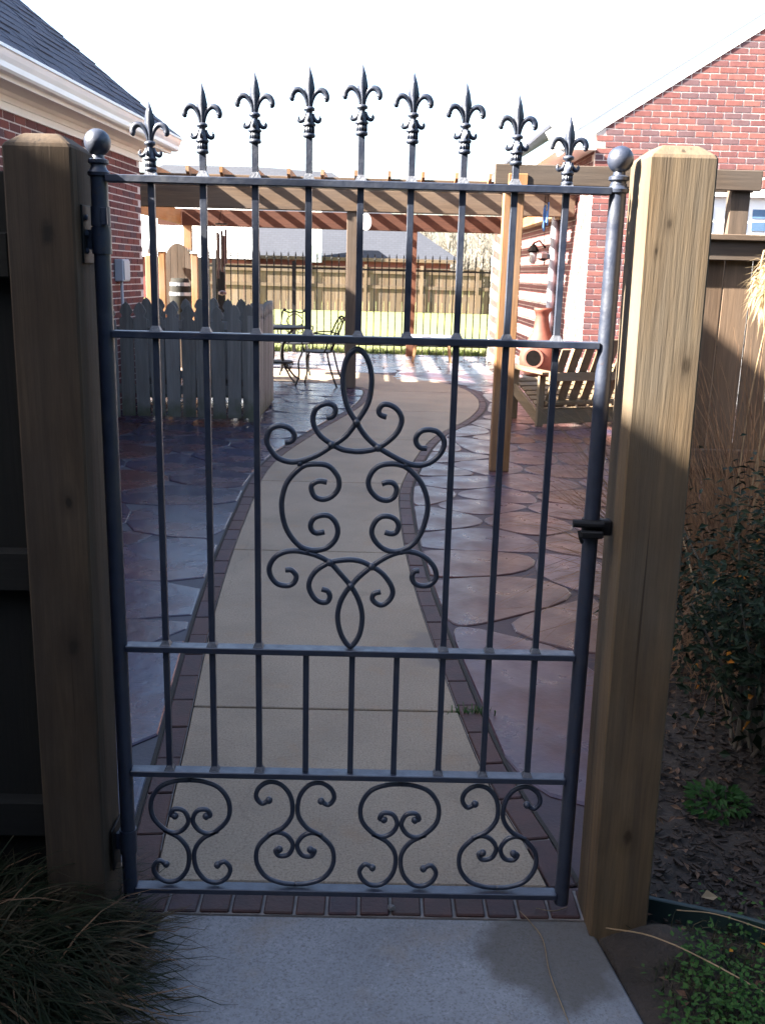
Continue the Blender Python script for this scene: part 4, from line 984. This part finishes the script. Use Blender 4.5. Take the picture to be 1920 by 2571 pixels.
# ornamental dry grass: arching blades and pale plumes
og=thing('ornamental_grass','tall dry tan ornamental grass with pale plumes before the board fence','ornamental grass',(2.25,2.05,0))
def g_dry(rr):
    a=rr.uniform(0,6.28); r_=.30*math.sqrt(rr.random()); b=(2.25+r_*math.cos(a)*1.4,2.05+r_*math.sin(a),-.03)
    a2=a+rr.uniform(-.8,.8); t_=rr.uniform(.1,.75)
    return b,(math.cos(a2)*t_,math.sin(a2)*t_,1),rr.uniform(.7,1.45),rr.uniform(.4,1.8),rr.uniform(.004,.009)
blades(1500,g_dry,'drygrass','dry_blades',5,seg=6,is_stuff=True,parent=og)
for k in range(10):
    rr=random.Random(100+k); bx_,by_=2.22+rr.uniform(-.15,.25),2.0+rr.uniform(-.2,.2); zt=rr.uniform(1.40,1.60); tx=2.05+rr.uniform(0,.30)
    P=spline([(bx_,by_,0),(bx_*.6+tx*.4,by_,zt*.6),(tx+.02,by_-.05,zt),(tx-.03,by_-.09,zt-.05)],5)
    build(MB().tube(P,.0035,5),'stalk','straw',og)
    vs=[];fs=[]
    for i in range(260):
        f=rr.random(); c=Vector((tx+.02-.05*f,by_-.05-.04*f,zt-.10*f+rr.uniform(-.03,.01))); a=rr.uniform(0,6.28)
        dv=Vector((math.cos(a)*.28,math.sin(a)*.28,rr.uniform(-.9,.25))).normalized(); l_=rr.uniform(.03,.11)
        q1=c+dv*l_*.5+Vector((0,0,-.01)); q2=c+dv*l_+Vector((0,0,-.06*rr.random()-.02)); s_=dv.cross(Vector((rr.random(),rr.random(),rr.random()))).normalized()*rr.uniform(.0012,.0025)
        n0=len(vs); vs+=[c-s_*.4,c+s_*.4,q1-s_,q1+s_,q2]; fs+=[(n0,n0+1,n0+3,n0+2),(n0+2,n0+3,n0+4)]
    raw('plume',vs,fs,'plume',og)
# dark leafy shrub
def leaf(vs,fs,c,n,t_,ln,wd,fold=.25):
    n=n.normalized(); t_=(t_-n*t_.dot(n)).normalized(); s_=n.cross(t_); k=len(vs)
    vs+= [c,c+t_*ln*.45+s_*wd*.5+n*wd*fold,c+t_*ln,c+t_*ln*.45-s_*wd*.5+n*wd*fold,c+t_*ln*.5]
    fs+= [(k,k+1,k+4),(k+1,k+2,k+4),(k+2,k+3,k+4),(k+3,k,k+4)]
def shrub(name,label,cen,rad,n,ln,seed,mat='bush',yel=0,cat='shrub'):
    rr=random.Random(seed); r_=thing(name,label,cat,(cen[0],cen[1],0)); vs=[];fs=[];ys=[];yf=[]
    st=MB(); tips=[]
    for i in range(26):
        a=rr.uniform(0,6.28); e=rr.uniform(.1,1.4); q=Vector((math.cos(a)*math.cos(e)*rad[0]*.85,math.sin(a)*math.cos(e)*rad[1]*.85,math.sin(e)*rad[2]*.85+cen[2]*1))
        p0=Vector((cen[0]+rr.uniform(-.06,.06),cen[1]+rr.uniform(-.06,.06),-.05)); p1=Vector((cen[0],cen[1],0))+q
        m_=p0.lerp(p1,.5)+Vector((rr.uniform(-.05,.05),rr.uniform(-.05,.05),.05)); st.tube([p0,m_,p1],[.007,.005,.002],5); tips+=[m_.lerp(p1,f) for f in (0,.25,.5,.75,1)]
    build(st,'stems','barkb',r_)
    for i in range(n):
        c=rr.choice(tips)+Vector((rr.gauss(0,.075),rr.gauss(0,.075),rr.gauss(0,.075)))
        if c.z<.01: c.z=.01+rr.random()*.08
        o_=c-Vector((cen[0],cen[1],cen[2]*.6)); nn_=(o_.normalized()+Vector((rr.uniform(-.8,.8),rr.uniform(-.8,.8),rr.uniform(-.2,1)))); t_=Vector((rr.uniform(-1,1),rr.uniform(-1,1),rr.uniform(-.6,.4)))
        V,F=(ys,yf) if rr.random()<yel else (vs,fs); leaf(V,F,c,nn_,t_,ln*rr.uniform(.6,1.25),ln*rr.uniform(.35,.55))
    raw('foliage',vs,fs,mat,r_)
    if ys: raw('yellow_leaves',ys,yf,'yellowleaf',r_)
    return r_
shrub('leafy_shrub','dark evergreen shrub with small glossy leaves right of the latch post',(1.78,.85,.45),(.42,.35,.50),5200,.034,21,yel=.012)
shrub('leafy_shrub','larger leaved dark green bush at the right edge below the dry grass',(1.95,.45,.22),(.36,.28,.34),1700,.06,22,yel=.006)
def g_tan(rr):
    y_=rr.uniform(1.3,2.8); b=(1.27+.33*y_+1.2*rr.random()**1.4,y_,rr.uniform(-.02,.3)); a=rr.uniform(0,6.28); t_=rr.uniform(.4,2.2)
    return b,(math.cos(a)*t_,math.sin(a)*t_,1),rr.uniform(.35,.95),rr.uniform(.8,3),rr.uniform(.002,.005)
blades(2600,g_tan,'drygrass','dry_stems',8,'tangled dry brown stems between the shrub and the board fence','dry stems',6)
# weeds, mulch, litter
def scatter_leaves(name,n,reg,ln,mat,seed,label,cat,zmax=.05,clusters=14):
    rr=random.Random(seed); vs=[];fs=[]; cl=[(rr.uniform(*reg[:2]),rr.uniform(*reg[2:]),rr.uniform(.03,.09)) for _ in range(clusters)]
    for i in range(n):
        cx,cyy,s_=rr.choice(cl); x,y=rr.gauss(cx,s_),rr.gauss(cyy,s_)
        if x<1.075-.12*min(0,y)+.02 and y<.05: continue
        if 1.03<x<1.18 and -.08<y<.08: continue
        leaf(vs,fs,Vector((x,y,-.012+rr.uniform(.0,zmax))),Vector((rr.uniform(-.6,.6),rr.uniform(-.6,.6),1)),Vector((rr.uniform(-1,1),rr.uniform(-1,1),.3)),ln*rr.uniform(.6,1.3),ln*rr.uniform(.5,.8),.15)
    return tag(stuff(raw(name,vs,fs,mat)),label,cat)
scatter_leaves('weeds',3000,(1.16,1.62,-.44,-.10),.014,'weed',31,'low green weeds growing between the pad and the plastic edging','weeds',.075,16)
def g_w(rr):
    x=rr.uniform(1.16,1.9); y=rr.uniform(-.75,-.05)
    if x<1.12-.12*y: x=1.12-.12*y+rr.random()*.2
    a=rr.uniform(0,6.28); return (x,y,-.025),(math.cos(a),math.sin(a),rr.uniform(.3,1.2)),rr.uniform(.03,.10),rr.uniform(.5,2.5),.0022
blades(1700,g_w,'clump','grass_tufts',33,'thin grass and dry stalks on the soil beside the pad','grass',4)
wp=thing('weed_plant','small bright green weed plant alone on the dark mulch','plant',(1.53,.48,-.02))
rr=random.Random(41); vs=[];fs=[]
for i in range(130):
    a=rr.uniform(0,6.28); r_=.075*math.sqrt(rr.random()); leaf(vs,fs,Vector((1.53+r_*math.cos(a),.48+r_*math.sin(a),0.0+rr.uniform(0,.08)*(1-r_*8))),Vector((rr.uniform(-.5,.5),rr.uniform(-.7,.1),1)),Vector((math.cos(a),math.sin(a),.2)),.028,.018)
raw('leaves',vs,fs,'weed_dim',wp)
st=MB()
for k in range(7): st.tube([(1.53,.48,-.06),(1.53+.05*math.cos(k),.48+.05*math.sin(k),-.005)],.0018,4)
build(st,'stems','weed',wp)
rr=random.Random(51); vs=[];fs=[]
for i in range(5200):
    y=rr.uniform(-.02,2.9); x=rr.uniform(1.15+.33*y,1.5+.6*y)+rr.random()**2*.5
    if x<1.19 and y<.09 : continue
    c=Vector((x,y,-.022+rr.uniform(0,.022))); a=rr.uniform(0,6.28); d=Vector((math.cos(a),math.sin(a),rr.uniform(-.35,.35))); s_=Vector((-d.y,d.x,rr.uniform(-.5,.5))).normalized(); n_=d.cross(s_)
    l_,w_,h_=rr.uniform(.012,.04),rr.uniform(.004,.011),rr.uniform(.002,.005); k=len(vs)
    for u in (-1,1):
        for v,ww in ((-1,-1),(1,-1),(1,1),(-1,1)): vs.append(c+d*l_*u*.5*(1-.2*(v>0))+s_*w_*v*.5+n_*h_*ww*.5)
    fs+=[(k+3,k+2,k+1,k),(k+4,k+5,k+6,k+7)]+[(k+j,k+(j+1)%4,k+4+(j+1)%4,k+4+j) for j in range(4)]
tag(stuff(raw('mulch',vs,fs,'mulch')),'dark bark mulch covering the bed behind the plastic edging','mulch')
vs=[];fs=[];rr=random.Random(91); nx,ny=70,100
from mathutils import noise as mn
for j in range(ny+1):
    y=-2.2+5.15*j/ny; xe=1.075+.27*y if y>=0 else 1.07-.125*y
    if -.1<y<.08: xe=1.075
    for i in range(nx+1):
        x=xe+(4.5-xe)*(i/nx)**1.8
        z=-.022+.014*mn.noise(Vector((x*7,y*7,.3)))+.008*mn.noise(Vector((x*23,y*23,1.3)))
        z+=.078*math.exp(-((x-1.18)/.10)**2-((y+.11)/.06)**2)
        if i==0: z=-.05
        vs.append((x,y,z))
for j in range(ny):
    for i in range(nx): a=j*(nx+1)+i; fs.append((a,a+1,a+nx+2,a+nx+1))
struct(raw('bed_soil',vs,fs,'soil',None,True))
rr=random.Random(93); vs=[];fs=[]
for i in range(420):
    y=rr.uniform(-.7,2.6); x=(1.15+.3*y if y>0 else 1.16-.12*y)+abs(rr.gauss(0,.32))
    leaf(vs,fs,Vector((x,y,-.012+rr.uniform(0,.02))),Vector((rr.uniform(-.7,.7),rr.uniform(-.7,.7),1)),Vector((rr.uniform(-1,1),rr.uniform(-1,1),.15)),rr.uniform(.012,.036),rr.uniform(.008,.02),.3)
tag(stuff(raw('leaf_litter',vs,fs,'litter')),'small dry brown leaf litter strewn over the bed and soil','leaf litter')
ed=build(MB().prism([(1.176,.02),(1.40,-.052),(1.62,-.15),(1.95,-.32),(1.95,-.31),(1.62,-.138),(1.40,-.040),(1.176,.034)],'z',-.09,.040),'garden_edging','edging',bevel=.002); tag(ed,'dark green plastic edging running from the latch post along the bed','edging')
def fleaf(x,y,z,s_,rz,tilt,mat,label):
    vs=[];fs=[]
    leaf(vs,fs,Vector((0,0,0)),Vector((0,0,1)),Vector((1,0,0)),s_,s_*.6,.25)
    o=raw('fallen_leaf',vs,fs,mat); o.location=(x,y,z); o.rotation_euler=(tilt,tilt*.6,rz); tag(o,label,'leaf','fallen leaves on the soil'); return o
fleaf(1.135,-.185,.0,.032,1.2,.4,'litter','orange brown fallen leaf against the pad edge at the lower right')
fleaf(1.35,.06,.01,.05,.3,.3,'straw','pale curled leaf just behind the green edging')
fleaf(1.42,-.16,.045,.026,2,.3,'yellowleaf','orange leaf among the green weeds nearest the edging')
fleaf(1.33,-.175,.045,.016,.7,.3,'yellowleaf','small orange leaf among the weeds nearer the pad')
fleaf(1.24,.28,.0,.05,2.6,.35,'litter','brown fallen leaf on the mulch behind the latch post')
fleaf(1.27,.42,.0,.045,.2,.3,'straw','tan fallen leaf on the mulch between the latch post and the weed plant')
fleaf(1.06,.12,-.004,.035,.4,.5,'litter','reddish leaf beside the path behind the latch post')
def straw(name,pts,r_,label,cat='straw'):
    o=build(MB().tube(spline(pts,5),r_,5),name,'straw'); return tag(o,label,cat)
straw('straw_stalk',[(1.085,-.085,.03),(1.17,-.15,.06),(1.28,-.235,.058),(1.45,-.37,.03)],.0016,'long pale straw stalk reaching from the latch post over the weeds')
straw('straw_stalk',[(1.255,-.045,.05),(1.34,-.072,.06),(1.46,-.125,.05),(1.6,-.18,.03)],.0014,'second pale straw stalk lying along the green edging')
straw('straw_stalk',[(1.75,.95,-.02),(1.62,1.35,.65),(1.52,1.5,1.05)],.003,'pale dry stalk leaning behind the latch post up toward the board fence')
straw('straw_stalk',[(.945,.014,.005),(.985,.004,.006),(1.02,.018,.006)],.0012,'short straw piece on the threshold bricks below the latch')
straw('twig',[(.905,.005,.004),(.925,-.03,.001),(.945,-.09,.0),(.942,-.20,.0),(.958,-.36,.0)],.0012,'thin brown twig lying across the stained corner of the pad','twig')
st=MB(); rr=random.Random(5)
bmx=bmesh.new(); bmesh.ops.create_icosphere(bmx,subdivisions=2,radius=.010)
for v_ in bmx.verts: v_.co*=rr.uniform(.65,1.15); v_.co.z*=.6
me=bpy.data.meshes.new('pebble'); bmx.to_mesh(me); bmx.free(); me.materials.append(MT['mortar_dark']); o=link('pebble',me,None,(.605,.008,.004)); tag(o,'pale lump of stone on the threshold bricks under the gate','stone')
# lawn edge grass along the iron fence, moss of weeds in the path joint
def g_lawn(rr):
    x=rr.uniform(-3.4,2.9); y=16.0+abs(rr.gauss(0,.25)); a=rr.uniform(0,6.28)
    return (x,y,-.02),(math.cos(a)*.4,math.sin(a)*.4,1),rr.uniform(.06,.2),rr.uniform(.3,1.2),.012
blades(3500,g_lawn,'lawnblade','lawn_grass',61,'green grass fringe along the foot of the iron fence','grass',3)
def g_j(rr):
    x=.885+rr.gauss(.02,.035); y=1.06+rr.gauss(0,.012); a=rr.uniform(0,6.28); return (x,y,-.01),(math.cos(a),math.sin(a),.8),rr.uniform(.01,.025),1.5,.004
blades(60,g_j,'weed','joint_weeds',62,'tiny weeds sprouting from the slab joint at the right of the path','weeds',2)

# unseen tree-shaped screen, added behind and beside the camera to cut skylight
rr=random.Random(77); mb=MB()
def blocker_cone(x,y,h,r_):
    n=14; k=11; vs=[];fs=[]
    for i in range(k):
        f=i/(k-1); rad=r_*(1-f)**.8*(1.05 if i%2 else .8)+.03
        for j in range(n):
            a=2*math.pi*j/n; q=rad*rr.uniform(.8,1.2); vs.append((x+q*math.cos(a),y+q*math.sin(a),-.05+h*f+rr.uniform(-.1,.1)))
    for i in range(k-1):
        for j in range(n): fs.append((i*n+j,i*n+(j+1)%n,(i+1)*n+(j+1)%n,(i+1)*n+j))
    mb.mesh(vs,fs)
for i in range(13): blocker_cone(-6+1.25*i,-4.6+rr.uniform(-.4,.4),rr.uniform(4.6,6),1.15)
for i in range(8): blocker_cone(5.6+.35*i+rr.uniform(-.2,.2),-3.6+1.15*i,rr.uniform(4.2,5.4),1.1)
tag(stuff(build(mb,'skylight_blocker','bush')),'added unseen dark screen of tree shapes cutting skylight behind the viewer','light blocker')
